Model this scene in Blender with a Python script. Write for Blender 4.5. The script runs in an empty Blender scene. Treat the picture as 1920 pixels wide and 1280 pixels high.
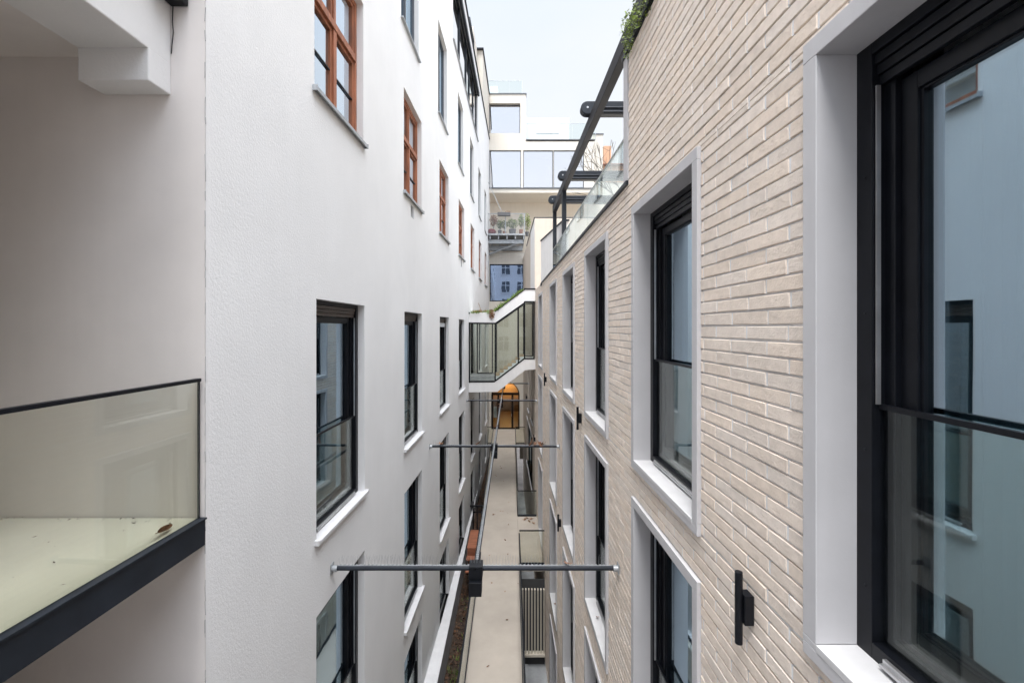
import bpy, bmesh, math, random
from mathutils import Vector
random.seed(7)
R = math.radians
S = bpy.context.scene
COL = S.collection

# ---------------------------------------------------------------- camera, sky, sun, exposure
cd = bpy.data.cameras.new('camera'); cam = bpy.data.objects.new('camera', cd); COL.objects.link(cam)
cam.location = (0, 0, 0); cam.rotation_euler = (R(90), 0, 0)
cd.sensor_width = 36; cd.lens = 16.0; cd.shift_y = -0.0130
cd.clip_start = 0.05; cd.clip_end = 2000
S.camera = cam

SUN_EL, SUN_AZ = 66, 194          # azimuth: direction the sun stands in, clockwise from +Y
w = bpy.data.worlds.new('World'); S.world = w; w.use_nodes = True
nt = w.node_tree; nt.nodes.clear()
out = nt.nodes.new('ShaderNodeOutputWorld'); bg = nt.nodes.new('ShaderNodeBackground')
sky = nt.nodes.new('ShaderNodeTexSky'); sky.sky_type = 'NISHITA'; sky.sun_disc = False
sky.sun_elevation = R(SUN_EL); sky.sun_rotation = R(SUN_AZ); sky.air_density = 1.0; sky.dust_density = 2.5
tc = nt.nodes.new('ShaderNodeTexCoord'); mp = nt.nodes.new('ShaderNodeMapping')
mp.inputs['Scale'].default_value = (1.0, 1.0, 2.2)
nz = nt.nodes.new('ShaderNodeTexNoise'); nz.inputs['Scale'].default_value = 1.6; nz.inputs['Detail'].default_value = 7
nz.inputs['Roughness'].default_value = .55
rp = nt.nodes.new('ShaderNodeValToRGB'); rp.color_ramp.elements[0].position = .36; rp.color_ramp.elements[1].position = .62
rp.color_ramp.elements[0].color = (.97, .97, .97, 1); rp.color_ramp.elements[1].color = (1, 1, 1, 1)
mx = nt.nodes.new('ShaderNodeMix'); mx.data_type = 'RGBA'
mx.inputs['B'].default_value = (1, 1, 1, 1)
sx = nt.nodes.new('ShaderNodeSeparateXYZ'); nt.links.new(tc.outputs['Generated'], sx.inputs[0])
cr = nt.nodes.new('ShaderNodeValToRGB')                      # overcast: brighter towards the zenith
cr.color_ramp.elements[0].position = .0; cr.color_ramp.elements[0].color = (.124, .127, .131, 1)
e = cr.color_ramp.elements.new(.62); e.color = (.122, .127, .134, 1)
cr.color_ramp.elements[-1].position = .97; cr.color_ramp.elements[-1].color = (.97, .98, 1, 1)
nt.links.new(sx.outputs['Z'], cr.inputs['Fac'])
vs = nt.nodes.new('ShaderNodeVectorMath'); vs.operation = 'SCALE'; vs.inputs['Scale'].default_value = 14.5
# the cloud is brighter, and a little bluer, on the sun's side (behind the viewer)
bk_ = nt.nodes.new('ShaderNodeMapRange'); bk_.inputs['From Min'].default_value = .15; bk_.inputs['From Max'].default_value = -.85
bk_.inputs['To Min'].default_value = 0; bk_.inputs['To Max'].default_value = 1; nt.links.new(sx.outputs['Y'], bk_.inputs['Value'])
bc = nt.nodes.new('ShaderNodeMix'); bc.data_type = 'RGBA'; bc.inputs['A'].default_value = (1, 1, 1, 1); bc.inputs['B'].default_value = (1.5, 1.55, 1.64, 1)
nt.links.new(bk_.outputs['Result'], bc.inputs['Factor'])
vm = nt.nodes.new('ShaderNodeVectorMath'); vm.operation = 'MULTIPLY'
nt.links.new(cr.outputs['Color'], vm.inputs[0]); nt.links.new(bc.outputs['Result'], vm.inputs[1])
n2 = nt.nodes.new('ShaderNodeTexNoise'); n2.inputs['Scale'].default_value = 2.6; n2.inputs['Detail'].default_value = 6
nt.links.new(mp.outputs['Vector'], n2.inputs['Vector'])
r2 = nt.nodes.new('ShaderNodeValToRGB'); r2.color_ramp.elements[0].position = .38; r2.color_ramp.elements[1].position = .60
r2.color_ramp.elements[0].color = (.935, .965, 1.0, 1); r2.color_ramp.elements[1].color = (1, 1, 1, 1)
nt.links.new(n2.outputs['Fac'], r2.inputs['Fac'])
v3 = nt.nodes.new('ShaderNodeVectorMath'); v3.operation = 'MULTIPLY'
nt.links.new(vm.outputs['Vector'], v3.inputs[0]); nt.links.new(r2.outputs['Color'], v3.inputs[1])
nt.links.new(v3.outputs['Vector'], vs.inputs[0]); nt.links.new(vs.outputs['Vector'], mx.inputs['B'])
nt.links.new(tc.outputs['Generated'], mp.inputs['Vector']); nt.links.new(mp.outputs['Vector'], nz.inputs['Vector'])
nt.links.new(nz.outputs['Fac'], rp.inputs['Fac']); nt.links.new(rp.outputs['Color'], mx.inputs['Factor'])
nt.links.new(sky.outputs['Color'], mx.inputs['A']); nt.links.new(mx.outputs['Result'], bg.inputs['Color'])
nt.links.new(bg.outputs['Background'], out.inputs['Surface'])
bg.inputs['Strength'].default_value = .10

sl = bpy.data.lights.new('sun', 'SUN'); so = bpy.data.objects.new('sun', sl); COL.objects.link(so)
sl.energy = .8; sl.angle = R(25); sl.color = (1.0, .97, .93)
d = Vector((math.sin(R(SUN_AZ)) * math.cos(R(SUN_EL)), math.cos(R(SUN_AZ)) * math.cos(R(SUN_EL)), math.sin(R(SUN_EL))))
so.rotation_euler = d.to_track_quat('Z', 'Y').to_euler(); so.location = (0, -5, 40)

S.view_settings.view_transform = 'Standard'; S.view_settings.look = 'None'
S.view_settings.exposure = 2.42; S.view_settings.gamma = 1.0; S.view_settings.use_curve_mapping = False
S.cycles.max_bounces = 14; S.cycles.diffuse_bounces = 10; S.cycles.glossy_bounces = 4
S.cycles.transparent_max_bounces = 20; S.cycles.caustics_reflective = False; S.cycles.caustics_refractive = False

# ---------------------------------------------------------------- materials
def base_mat(name, rough=.8, metal=0, spec=.5):
    m = bpy.data.materials.new(name); m.use_nodes = True
    b = m.node_tree.nodes['Principled BSDF']
    b.inputs['Roughness'].default_value = rough; b.inputs['Metallic'].default_value = metal
    b.inputs['Specular IOR Level'].default_value = spec
    return m, m.node_tree, b

def mat(name, c, rough=.8, metal=0, spec=.5, var=.06, vscale=1.2, grain=0, gscale=150, c2=None, stretch=(1, 1, 1),
        streak=0, island=0, med=0):
    m, nt, b = base_mat(name, rough, metal, spec)
    L = nt.links.new; N = nt.nodes.new
    tc = N('ShaderNodeTexCoord'); mp = N('ShaderNodeMapping'); mp.inputs['Scale'].default_value = stretch
    L(tc.outputs['Object'], mp.inputs['Vector'])
    n1 = N('ShaderNodeTexNoise'); n1.inputs['Scale'].default_value = vscale; n1.inputs['Detail'].default_value = 8
    n1.inputs['Roughness'].default_value = .6
    L(mp.outputs['Vector'], n1.inputs['Vector'])
    r = N('ShaderNodeValToRGB'); r.color_ramp.elements[0].position = .3; r.color_ramp.elements[1].position = .7
    lo = [max(0, x * (1 - var * 1.6)) for x in c]; hi = c2 or [min(1, x * (1 + var)) for x in c]
    r.color_ramp.elements[0].color = (*lo, 1); r.color_ramp.elements[1].color = (*hi, 1)
    L(n1.outputs['Fac'], r.inputs['Fac']); col = r.outputs['Color']
    if streak:
        m2 = N('ShaderNodeMapping'); m2.inputs['Scale'].default_value = (5, 5, .22); L(tc.outputs['Object'], m2.inputs['Vector'])
        n2 = N('ShaderNodeTexNoise'); n2.inputs['Scale'].default_value = 1.5; n2.inputs['Detail'].default_value = 5
        L(m2.outputs['Vector'], n2.inputs['Vector'])
        mr = N('ShaderNodeMapRange'); mr.inputs['From Min'].default_value = .35; mr.inputs['From Max'].default_value = .7
        mr.inputs['To Min'].default_value = 1 - streak; mr.inputs['To Max'].default_value = 1.0
        L(n2.outputs['Fac'], mr.inputs['Value'])
        vm = N('ShaderNodeVectorMath'); vm.operation = 'MULTIPLY'; L(col, vm.inputs[0]); L(mr.outputs['Result'], vm.inputs[1])
        col = vm.outputs['Vector']
    if island:
        g = N('ShaderNodeNewGeometry'); hs = N('ShaderNodeHueSaturation')
        a = N('ShaderNodeMapRange'); a.inputs['To Min'].default_value = 1 - island; a.inputs['To Max'].default_value = 1 + island * .6
        L(g.outputs['Random Per Island'], a.inputs['Value']); L(a.outputs['Result'], hs.inputs['Value'])
        mu = N('ShaderNodeMath'); mu.operation = 'MULTIPLY'; mu.inputs[1].default_value = 7.31; L(g.outputs['Random Per Island'], mu.inputs[0])
        fr = N('ShaderNodeMath'); fr.operation = 'FRACT'; L(mu.outputs[0], fr.inputs[0])
        a2 = N('ShaderNodeMapRange'); a2.inputs['To Min'].default_value = .85; a2.inputs['To Max'].default_value = 1.15
        L(fr.outputs[0], a2.inputs['Value']); L(a2.outputs['Result'], hs.inputs['Saturation'])
        L(col, hs.inputs['Color']); col = hs.outputs['Color']
    L(col, b.inputs['Base Color'])
    if grain:
        n3 = N('ShaderNodeTexNoise'); n3.inputs['Scale'].default_value = gscale; n3.inputs['Detail'].default_value = 4
        L(tc.outputs['Object'], n3.inputs['Vector']); h = n3.outputs['Fac']
        if med:
            n4 = N('ShaderNodeTexNoise'); n4.inputs['Scale'].default_value = med; n4.inputs['Detail'].default_value = 3
            L(tc.outputs['Object'], n4.inputs['Vector'])
            ad = N('ShaderNodeMath'); ad.operation = 'MULTIPLY_ADD'; ad.inputs[1].default_value = 1.5
            L(n4.outputs['Fac'], ad.inputs[0]); L(h, ad.inputs[2]); h = ad.outputs[0]
        bp = N('ShaderNodeBump'); bp.inputs['Strength'].default_value = grain; bp.inputs['Distance'].default_value = .004
        L(h, bp.inputs['Height']); L(bp.outputs['Normal'], b.inputs['Normal'])
    return m

def glass(name, refl, tint, trans, k=1.0, rough=0.0):
    m = bpy.data.materials.new(name); m.use_nodes = True; nt = m.node_tree; nt.nodes.clear()
    N = nt.nodes.new; L = nt.links.new
    o = N('ShaderNodeOutputMaterial'); t = N('ShaderNodeBsdfTransparent'); g = N('ShaderNodeBsdfGlossy')
    t.inputs['Color'].default_value = (*trans, 1); g.inputs['Color'].default_value = (*tint, 1); g.inputs['Roughness'].default_value = rough
    f = N('ShaderNodeLayerWeight'); f.inputs['Blend'].default_value = .5
    pw_ = N('ShaderNodeMath'); pw_.operation = 'POWER'; pw_.inputs[1].default_value = 4.0; L(f.outputs['Facing'], pw_.inputs[0])
    a = N('ShaderNodeMath'); a.operation = 'MULTIPLY_ADD'; a.inputs[1].default_value = k; a.inputs[2].default_value = refl; a.use_clamp = True
    L(pw_.outputs[0], a.inputs[0]); mx = N('ShaderNodeMixShader'); L(a.outputs[0], mx.inputs['Fac'])
    # old float glass is never perfectly flat
    tc = N('ShaderNodeTexCoord'); n = N('ShaderNodeTexNoise'); n.inputs['Scale'].default_value = 1.3; n.inputs['Detail'].default_value = 2
    bp = N('ShaderNodeBump'); bp.inputs['Strength'].default_value = .05; bp.inputs['Distance'].default_value = .02
    L(tc.outputs['Object'], n.inputs['Vector']); L(n.outputs['Fac'], bp.inputs['Height']); L(bp.outputs['Normal'], g.inputs['Normal'])
    L(t.outputs[0], mx.inputs[1]); L(g.outputs[0], mx.inputs[2]); L(mx.outputs[0], o.inputs['Surface'])
    return m

def emit(name, c, s):
    m = bpy.data.materials.new(name); m.use_nodes = True; b = m.node_tree.nodes['Principled BSDF']
    b.inputs['Base Color'].default_value = (*c, 1); b.inputs['Emission Color'].default_value = (*c, 1)
    b.inputs['Emission Strength'].default_value = s
    return m

M = dict(
    plaster=mat('rough_white_plaster', (.765, .768, .772), .9, var=.03, vscale=.7, grain=.38, gscale=120, streak=.012, med=45),
    smooth=mat('smooth_grey_plaster', (.76, .725, .705), .9, var=.04, vscale=1.0, grain=.12, gscale=60, streak=.025),
    rear=mat('white_render', (.63, .59, .525), .9, var=.03, vscale=.5, grain=.15, gscale=60, streak=.05),
    cream=mat('bounce_lit_cream_render', (.84, .76, .645), .9, var=.03, vscale=.5, grain=.15, gscale=60, streak=.04),  # cream render lightened in colour for warm bounce light under the overhang
    white=mat('white_paint', (.78, .77, .765), .6, var=.03, vscale=3, streak=.04, grain=.05, gscale=40),
    beige=mat('beige_render', (.60, .53, .46), .9, var=.05, vscale=1.1, grain=.2, gscale=80, streak=.08),
    brick=mat('cream_brick', (.77, .675, .59), .85, var=.06, vscale=14, grain=.7, gscale=90, island=.075, med=24),
    mortar=mat('pale_mortar', (.74, .74, .75), .95, var=.10, vscale=6, grain=.5, gscale=120),
    trim=mat('lilac_grey_stone_trim', (.52, .515, .53), .75, var=.03, vscale=2.5, streak=.05, grain=.08, gscale=90),
    sill=mat('white_sill', (.60, .597, .605), .6, var=.05, vscale=4, grain=.06, gscale=60, streak=.03),
    black=mat('black_aluminium', (.005, .006, .009), .40, 0, .25, var=.2, vscale=6),
    anthracite=mat('anthracite_steel', (.016, .021, .030), .5, .1, .35, var=.18, vscale=3, streak=.15),
    bronze=mat('dark_brown_shutter', (.075, .058, .050), .5, var=.1, vscale=8),
    greyframe=mat('grey_window_frame', (.10, .11, .125), .5, var=.1, vscale=5),
    beam=mat('weathered_beam', (.018, .018, .023), .6, 0, .25, var=.2, vscale=2, streak=.2),
    silver=mat('bare_aluminium', (.55, .55, .56), .35, .8, var=.1, vscale=8),
    galv=mat('galvanised_steel', (.42, .44, .46), .5, .6, var=.12, vscale=6),
    wood=mat('orange_brown_timber', (.34, .122, .058), .6, var=.3, vscale=14, stretch=(1, 1, .12), grain=.2, gscale=60),
    deck=mat('red_brown_deck', (.26, .095, .05), .65, var=.25, vscale=10, stretch=(.15, 1, 1), grain=.2, gscale=60),
    oak=mat('pale_oak_tread', (.50, .36, .22), .6, var=.2, vscale=10, stretch=(.15, 1, 1)),
    slat=mat('cream_metal_slat', (.60, .55, .47), .55, var=.05, vscale=4, streak=.08),
    path=mat('cream_resin_path', (.42, .375, .325), .85, var=.09, vscale=.8, grain=.25, gscale=140, streak=0),
    lfloor=mat('cream_balcony_floor', (.74, .72, .62), .8, var=.05, vscale=1.4, grain=.2, gscale=90),
    kerb=mat('grey_concrete', (.40, .39, .395), .9, var=.10, vscale=2, grain=.25, gscale=70, streak=.12),
    well=mat('wet_blue_grey_concrete', (.34, .355, .37), .6, var=.2, vscale=1.6, grain=.2, gscale=60),
    soil=mat('dark_soil', (.045, .030, .020), .95, var=.4, vscale=9, grain=1, gscale=40),
    ground=mat('dark_ground', (.10, .09, .085), .95, var=.3, vscale=1),
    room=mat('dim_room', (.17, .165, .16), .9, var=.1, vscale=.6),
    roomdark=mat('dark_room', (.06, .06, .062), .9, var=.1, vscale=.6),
    curtain=mat('sheer_curtain', (.55, .57, .58), .9, var=.12, vscale=8, stretch=(1, 1, .03)),
    leaf=mat('dry_leaf', (.27, .125, .06), .8, var=.45, vscale=18, island=.3),
    litter=mat('rotting_leaves', (.085, .042, .022), .9, var=.5, vscale=7, island=.5),
    green=mat('green_foliage', (.20, .27, .06), .7, var=.45, vscale=6, island=.4),
    grass=mat('sedum_grass', (.15, .24, .035), .75, var=.5, vscale=5, island=.4),
    rust=mat('rusty_foliage', (.30, .12, .025), .8, var=.4, vscale=8, island=.4),
    bark=mat('grey_bark', (.10, .085, .07), .9, var=.3, vscale=14),
    pot=mat('terracotta', (.36, .14, .07), .8, var=.15, vscale=7),
    potgrey=mat('grey_planter', (.12, .12, .125), .6, var=.1, vscale=7),
    red=mat('dark_red_cushion', (.20, .015, .02), .8, var=.2, vscale=9),
    orange=mat('orange_render', (.50, .30, .19), .9, var=.08, vscale=1),
    tile=mat('roof_tile', (.28, .12, .08), .9, var=.2, vscale=3),
    vault=mat('warm_vault_plaster', (.26, .20, .15), .9, var=.08, vscale=1.2),
    wglass=glass('solar_window_glass', .40, (.66, .82, .95), (.60, .70, .73), 1.0),
    bglass=glass('blue_tinted_glass', .45, (.55, .70, .98), (.5, .58, .62), 1.0),
    oglass=glass('old_window_glass', .62, (.82, .91, 1.0), (.50, .58, .62), 1.0),
    rglass=glass('sky_window_glass', .55, (1.0, .98, .97), (.55, .60, .65), 1.0),
    cglass=glass('clear_balustrade_glass', .03, (.92, .96, .95), (.94, .965, .95), .8),
    gglass=glass('green_balustrade_glass', .05, (.93, .95, .93), (.925, .932, .895), .9),
    frost=mat('frosted_panel', (.62, .66, .70), .5, var=.06, vscale=3),
    lamp=emit('warm_lamp', (1.0, .50, .13), 26.0),
)

# ---------------------------------------------------------------- mesh helpers
XR, XL, KR, KL = 1.45, 2.39, -.01993, .02345
RW = lambda u, n, z: (XR + KR * u - n, u, z)          # brick wall frame: along, out of the wall, up
LW = lambda u, n, z: (-XL + KL * u + n, u, z)         # plaster wall frame
RL = lambda u, n, z: (KR * u - n, u, z)
LL = lambda u, n, z: (KL * u + n, u, z)
XY = lambda x, y, z: (x, y, z)
F = 853.0
def PX(px, py, Y): return ((px - 960) / F * Y, Y, (615 - py) / F * Y)

class MB:
    def __init__(s): s.v = []; s.f = []
    def poly(s, pts):
        i = len(s.v); s.v += [tuple(p) for p in pts]; s.f.append(tuple(range(i, i + len(pts))))
    def box(s, f, a0, a1, b0, b1, c0, c1):
        i = len(s.v)
        s.v += [f(a, b, c) for a in (a0, a1) for b in (b0, b1) for c in (c0, c1)]
        for q in ((0, 1, 3, 2), (4, 6, 7, 5), (0, 4, 5, 1), (2, 3, 7, 6), (0, 2, 6, 4), (1, 5, 7, 3)):
            s.f.append(tuple(i + k for k in q))
        return s
    def prism(s, pts, ext):                # pts: 3D polygon, ext: offset vector
        n = len(pts); i = len(s.v)
        s.v += [tuple(p) for p in pts] + [tuple(p[k] + ext[k] for k in range(3)) for p in pts]
        s.f.append(tuple(range(i, i + n))); s.f.append(tuple(range(i + 2 * n - 1, i + n - 1, -1)))
        for k in range(n):
            s.f.append((i + k, i + n + k, i + n + (k + 1) % n, i + (k + 1) % n))
        return s
    def tube(s, p, q, r, seg=12, r2=None, cap=True):
        p, q = Vector(p), Vector(q); ax = (q - p).normalized()
        a = ax.orthogonal().normalized(); b = ax.cross(a); r2 = r if r2 is None else r2; i = len(s.v)
        for c, rr in ((p, r), (q, r2)):
            for k in range(seg):
                t = 2 * math.pi * k / seg; s.v.append(tuple(c + (a * math.cos(t) + b * math.sin(t)) * rr))
        for k in range(seg): s.f.append((i + k, i + (k + 1) % seg, i + seg + (k + 1) % seg, i + seg + k))
        if cap: s.f.append(tuple(range(i + seg - 1, i - 1, -1))); s.f.append(tuple(range(i + seg, i + 2 * seg)))
        return s
    def build(s, name, m, parent=None, origin=None, smooth=False, bevel=0):
        """vertices are in world space; origin is the world point the object's own origin sits on"""
        wp = wpos(parent) if parent else Vector((0, 0, 0))
        o0 = Vector(origin) if origin is not None else wp
        me = bpy.data.meshes.new(name); me.from_pydata([tuple(Vector(p) - o0) for p in s.v], [], s.f)
        bm = bmesh.new(); bm.from_mesh(me); bmesh.ops.recalc_face_normals(bm, faces=bm.faces); bm.to_mesh(me); bm.free()
        me.materials.append(M[m] if isinstance(m, str) else m)
        o = bpy.data.objects.new(name, me); COL.objects.link(o)
        if parent: o.parent = parent
        o.location = o0 - wp
        if smooth:
            for p in me.polygons: p.use_smooth = True
        if bevel:
            b = o.modifiers.new('bevel', 'BEVEL'); b.width = bevel; b.segments = 2; b.limit_method = 'ANGLE'; b.angle_limit = R(40)
        return o

def wpos(o):
    v = Vector((0, 0, 0))
    while o: v += o.location; o = o.parent
    return v
def tag(o, label, cat, group=None):
    o['label'] = label; o['category'] = cat
    if group: o['group'] = group
    return o
def thing(name, loc, label, cat, group=None):
    o = bpy.data.objects.new(name, None); COL.objects.link(o); o.location = loc; o.empty_display_size = .2
    return tag(o, label, cat, group)
def struct(o): o['kind'] = 'structure'; return o
def copy_tree(o, parent):
    c = o.copy(); COL.objects.link(c); c.parent = parent
    for ch in list(o.children): copy_tree(ch, c)
    return c

def facade(mb, f, u0, u1, z0, z1, holes, depth, n=0.0):
    us = sorted({u0, u1} | {min(max(x, u0), u1) for h in holes for x in h[:2]})
    zs = sorted({z0, z1} | {min(max(x, z0), z1) for h in holes for x in h[2:4]})
    for a, b in zip(us, us[1:]):
        if b - a < 1e-6: continue
        for c, d in zip(zs, zs[1:]):
            if d - c < 1e-6: continue
            mu, mz = (a + b) / 2, (c + d) / 2
            if any(h[0] < mu < h[1] and h[2] < mz < h[3] for h in holes): continue
            mb.poly([f(a, n, c), f(b, n, c), f(b, n, d), f(a, n, d)])
    for h in holes:
        a, b, c, d = h[:4]; k = n - depth
        mb.poly([f(a, n, c), f(a, n, d), f(a, k, d), f(a, k, c)]); mb.poly([f(b, n, c), f(b, n, d), f(b, k, d), f(b, k, c)])
        mb.poly([f(a, n, c), f(b, n, c), f(b, k, c), f(a, k, c)]); mb.poly([f(a, n, d), f(b, n, d), f(b, k, d), f(a, k, d)])

def rooms(mb, f, holes, n0, depth):
    for a, b, c, d in holes:
        a -= .25; b += .25; c -= .05; d += .1; k = n0 - depth
        mb.poly([f(a, n0, c), f(a, n0, d), f(a, k, d), f(a, k, c)]); mb.poly([f(b, n0, c), f(b, n0, d), f(b, k, d), f(b, k, c)])
        mb.poly([f(a, n0, c), f(b, n0, c), f(b, k, c), f(a, k, c)]); mb.poly([f(a, n0, d), f(b, n0, d), f(b, k, d), f(a, k, d)])
        mb.poly([f(a, k, c), f(b, k, c), f(b, k, d), f(a, k, d)])

# ---------------------------------------------------------------- window kinds (built once, copied)
def rectframe(mb, f, a0, a1, c0, c1, wd, n0, n1, top=None, bot=None):
    top = wd if top is None else top; bot = wd if bot is None else bot
    mb.box(f, a0, a0 + wd, n0, n1, c0, c1); mb.box(f, a1 - wd, a1, n0, n1, c0, c1)
    mb.box(f, a0 + wd, a1 - wd, n0, n1, c1 - top, c1); mb.box(f, a0 + wd, a1 - wd, n0, n1, c0, c0 + bot)

def sash_window(parent, f, w, h, d0, trim=False, sill=True, frame='black', shutter='bronze', curtain=False):
    a = MB()
    rectframe(a, f, 0, w, 0, h, .085, -d0 - .13, -d0, top=.05, bot=.07)
    rectframe(a, f, .085, w - .085, .07, h - .05, .055, -d0 - .131, -d0 - .055, top=.02, bot=.05)
    for zz in (.3, .9, 1.5, 2.1):                                   # screw heads on the guide rails
        if zz < h:
            a.tube(f(w - .05, -d0, zz), f(w - .05, -d0 + .004, zz), .006, 8)
    win = a.build('window', frame, parent, origin=wpos(parent), bevel=.003)
    sh = MB()
    for k in range(3):
        sh.box(f, .087, w - .087, -d0 - .05 - .004 * k, -d0 - .012 - .010 * k, h - .052 - .045 * (k + 1), h - .055 - .045 * k)
    sh.build('roller_shutter', shutter, win, bevel=.003)
    s = MB(); rectframe(s, f, .14, w - .14, .12, h - .19, .075, -d0 - .15, -d0 - .08, bot=.08)
    rectframe(s, f, .185, w - .185, .165, h - .235, .04, -d0 - .152, -d0 - .095)
    s.build('sash', frame, win, bevel=.004)
    MB().box(f, .2, w - .2, -d0 - .125, -d0 - .115, .17, h - .24).build('pane', 'wglass', win)
    if curtain:
        for a0, a1 in ((.10, .52), (w - .48, w - .08)):
            q = MB(); n_ = 40
            for k in range(n_):
                x0, x1 = a0 + (a1 - a0) * k / n_, a0 + (a1 - a0) * (k + 1) / n_
                d0_, d1_ = [-d0 - .34 + .035 * math.sin(x * 75) + .012 * math.sin(x * 190) for x in (x0, x1)]
                q.poly([f(x0, d0_, .05), f(x1, d1_, .05), f(x1, d1_, h), f(x0, d0_, h)]); q.poly([f(x0, d0_ - .004, .05), f(x1, d1_ - .004, .05), f(x1, d1_ - .004, h), f(x0, d0_ - .004, h)])
            q.build('curtain', 'curtain', win)
    gh = .405 * h
    MB().box(f, .075, w - .075, -d0 - .048, -d0 - .036, .075, gh).build('guard_glass', 'cglass', win)
    g = MB().box(f, .074, w - .074, -d0 - .052, -d0 - .03, gh, gh + .022)
    g.build('guard_rail', frame, win)
    for a0 in (.087, w - .097): MB().box(f, a0, a0 + .008, -d0 - .03, -d0 - .012, gh + .022, h - .19).build('guide_rail', 'silver', win)
    t = MB(); t.box(f, .2, w - .16, -d0 + .001, -d0 + .03, .022, .034); t.box(f, .2, w - .16, -d0 + .001, -d0 + .016, .033, .052)
    t.build('bottom_track', 'silver', win)
    if trim:
        q = MB(); k = -d0 - .14; e = .092; p = .030
        q.box(f, -e, 0, k, p, 0, h); q.box(f, w, w + e, k, p, 0, h)
        q.box(f, -e, w + e, k, p, h, h + e); q.box(f, -e, w + e, k, p, -e, -.032)
        q.box(f, -e, 0, k, p, -.032, 0); q.box(f, w, w + e, k, p, -.032, 0)
        q.build('trim', 'trim', win, bevel=.004)
        MB().box(f, .001, w - .001, k, p + .002, -.032, .002).build('sill', 'sill', win, bevel=.003)
    elif sill:
        q = MB(); q.box(f, -.02, w + .03, -d0 - .05, .055, -.04, .004)
        q.box(f, -.045, -.02, -.01, .055, -.045, .02); q.box(f, w + .03, w + .05, -.01, .055, -.045, .02)
        q.build('sill', 'sill', win, bevel=.004)
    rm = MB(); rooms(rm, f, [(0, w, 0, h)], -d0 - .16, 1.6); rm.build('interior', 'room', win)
    return win

def timber_window(parent, f, w, h, d0):
    a = MB(); k = -d0
    rectframe(a, f, 0, w, 0, h, .08, k - .09, k)
    zt = h * .585
    a.box(f, .08, w - .08, k - .08, k + .022, zt - .05, zt + .05)
    a.box(f, w / 2 - .045, w / 2 + .045, k - .08, k + .012, .08, zt - .05)
    a.box(f, w / 2 - .035, w / 2 + .035, k - .08, k + .006, zt + .05, h - .08)
    win = a.build('window', 'wood', parent, origin=wpos(parent), bevel=.006)
    for (a0, a1, c0, c1) in ((.08, w / 2 - .045, .08, zt - .05), (w / 2 + .045, w - .08, .08, zt - .05), (.08, w / 2 - .035, zt + .05, h - .08), (w / 2 + .035, w - .08, zt + .05, h - .08)):
        s = MB(); rectframe(s, f, a0 + .002, a1 - .002, c0 + .002, c1 - .002, .045, k - .07, k - .015)
        s.build('casement', 'wood', win, bevel=.004)
    for (a0, a1) in ((.125, w / 2 - .09), (w / 2 + .09, w - .125)): MB().box(f, a0, a1, k - .04, k - .022, zt * .5 - .009, zt * .5 + .009).build('glazing_bar', 'black', win)
    MB().box(f, .1, w - .1, k - .052, k - .046, .1, h - .1).build('pane', 'oglass', win)
    q = MB(); q.box(f, -.04, w + .04, -d0 - .005, .06, -.018, .0); q.box(f, -.04, w + .04, .05, .06, -.045, -.018)
    q.box(f, -.05, -.04, -.02, .06, -.045, .02); q.box(f, w + .04, w + .05, -.02, .06, -.045, .02)
    q.build('sill', 'galv', win)
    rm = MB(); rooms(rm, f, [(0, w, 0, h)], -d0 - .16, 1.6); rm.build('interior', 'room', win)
    return win

def plain_window(parent, f, w, h, d0, frame='greyframe', gl='wglass', mull=(), sill=True, fw=.06):
    a = MB(); rectframe(a, f, 0, w, 0, h, fw, -d0 - .08, -d0)
    for m_ in mull: a.box(f, m_ - fw * .5, m_ + fw * .5, -d0 - .078, -d0 + .006, fw, h - fw)
    win = a.build('window', frame, parent, origin=wpos(parent), bevel=.003)
    MB().box(f, fw * .8, w - fw * .8, -d0 - .05, -d0 - .04, fw * .8, h - fw * .8).build('pane', gl, win)
    if sill:
        q = MB(); q.box(f, -.03, w + .03, -d0 - .004, .055, -.022, -.001); q.build('sill', 'galv', win)
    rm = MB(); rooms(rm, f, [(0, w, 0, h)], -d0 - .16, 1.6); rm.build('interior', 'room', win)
    return win

def local(f, parent):          # window builders work in a frame whose zero is the parent's origin
    p = wpos(parent)
    return lambda u, n, z: tuple(Vector(f(u, n, z)) + p)

def place(proto, parent, world):
    c = copy_tree(proto, parent); c.location = Vector(world) - wpos(parent); return c

# ================================================================ GROUND, PATH, WELLS
PZ = lambda y: -8.87 + .049 * y
g = MB(); g.poly([(-300, -300, -12.2), (300, -300, -12.2), (300, 900, -12.2), (-300, 900, -12.2)])
struct(g.build('ground', 'ground'))
pl = MB()
def slab(x00, x01, x10, x11, y0, y1, th=.22, dz=0):
    pl.prism([(x00, y0, PZ(y0) + dz), (x01, y0, PZ(y0) + dz), (x11, y1, PZ(y1) + dz), (x10, y1, PZ(y1) + dz)], (0, 0, -th))
slab(-1.11, .285, -1.18, .205, 2.0, 29.2)
slab(-1.55, .82, -1.62, .80, 29.2, 33.2)
slab(.252, 1.07, .240, 1.062, 15.6, 19.2)
struct(pl.build('path', 'path'))
wf = MB(); wf.poly([(.0, -2, -11.5), (1.6, -2, -11.5), (1.3, 32, -11.5), (0, 32, -11.5)])
wf.box(XY, .30, .52, 2, 15.2, -11.5, -11.2)
struct(wf.build('well_floor', 'well'))
sf = MB(); sf.poly([(-2.4, 2, -9.75), (-1.0, 2, -9.75), (-1.0, 32, -9.05), (-2.4, 32, -9.05)])
struct(sf.build('soil', 'soil'))
pw = MB(); pw.box(XY, -1.02, -.85, 2, 30, -12, -8.35); pw.box(XY, .06, .16, 2, 30, -12, -8.35)
tag(pw.build('support_wall', 'kerb'), 'grey concrete wall carrying the cream path above the sunken strip', 'wall')

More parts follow.
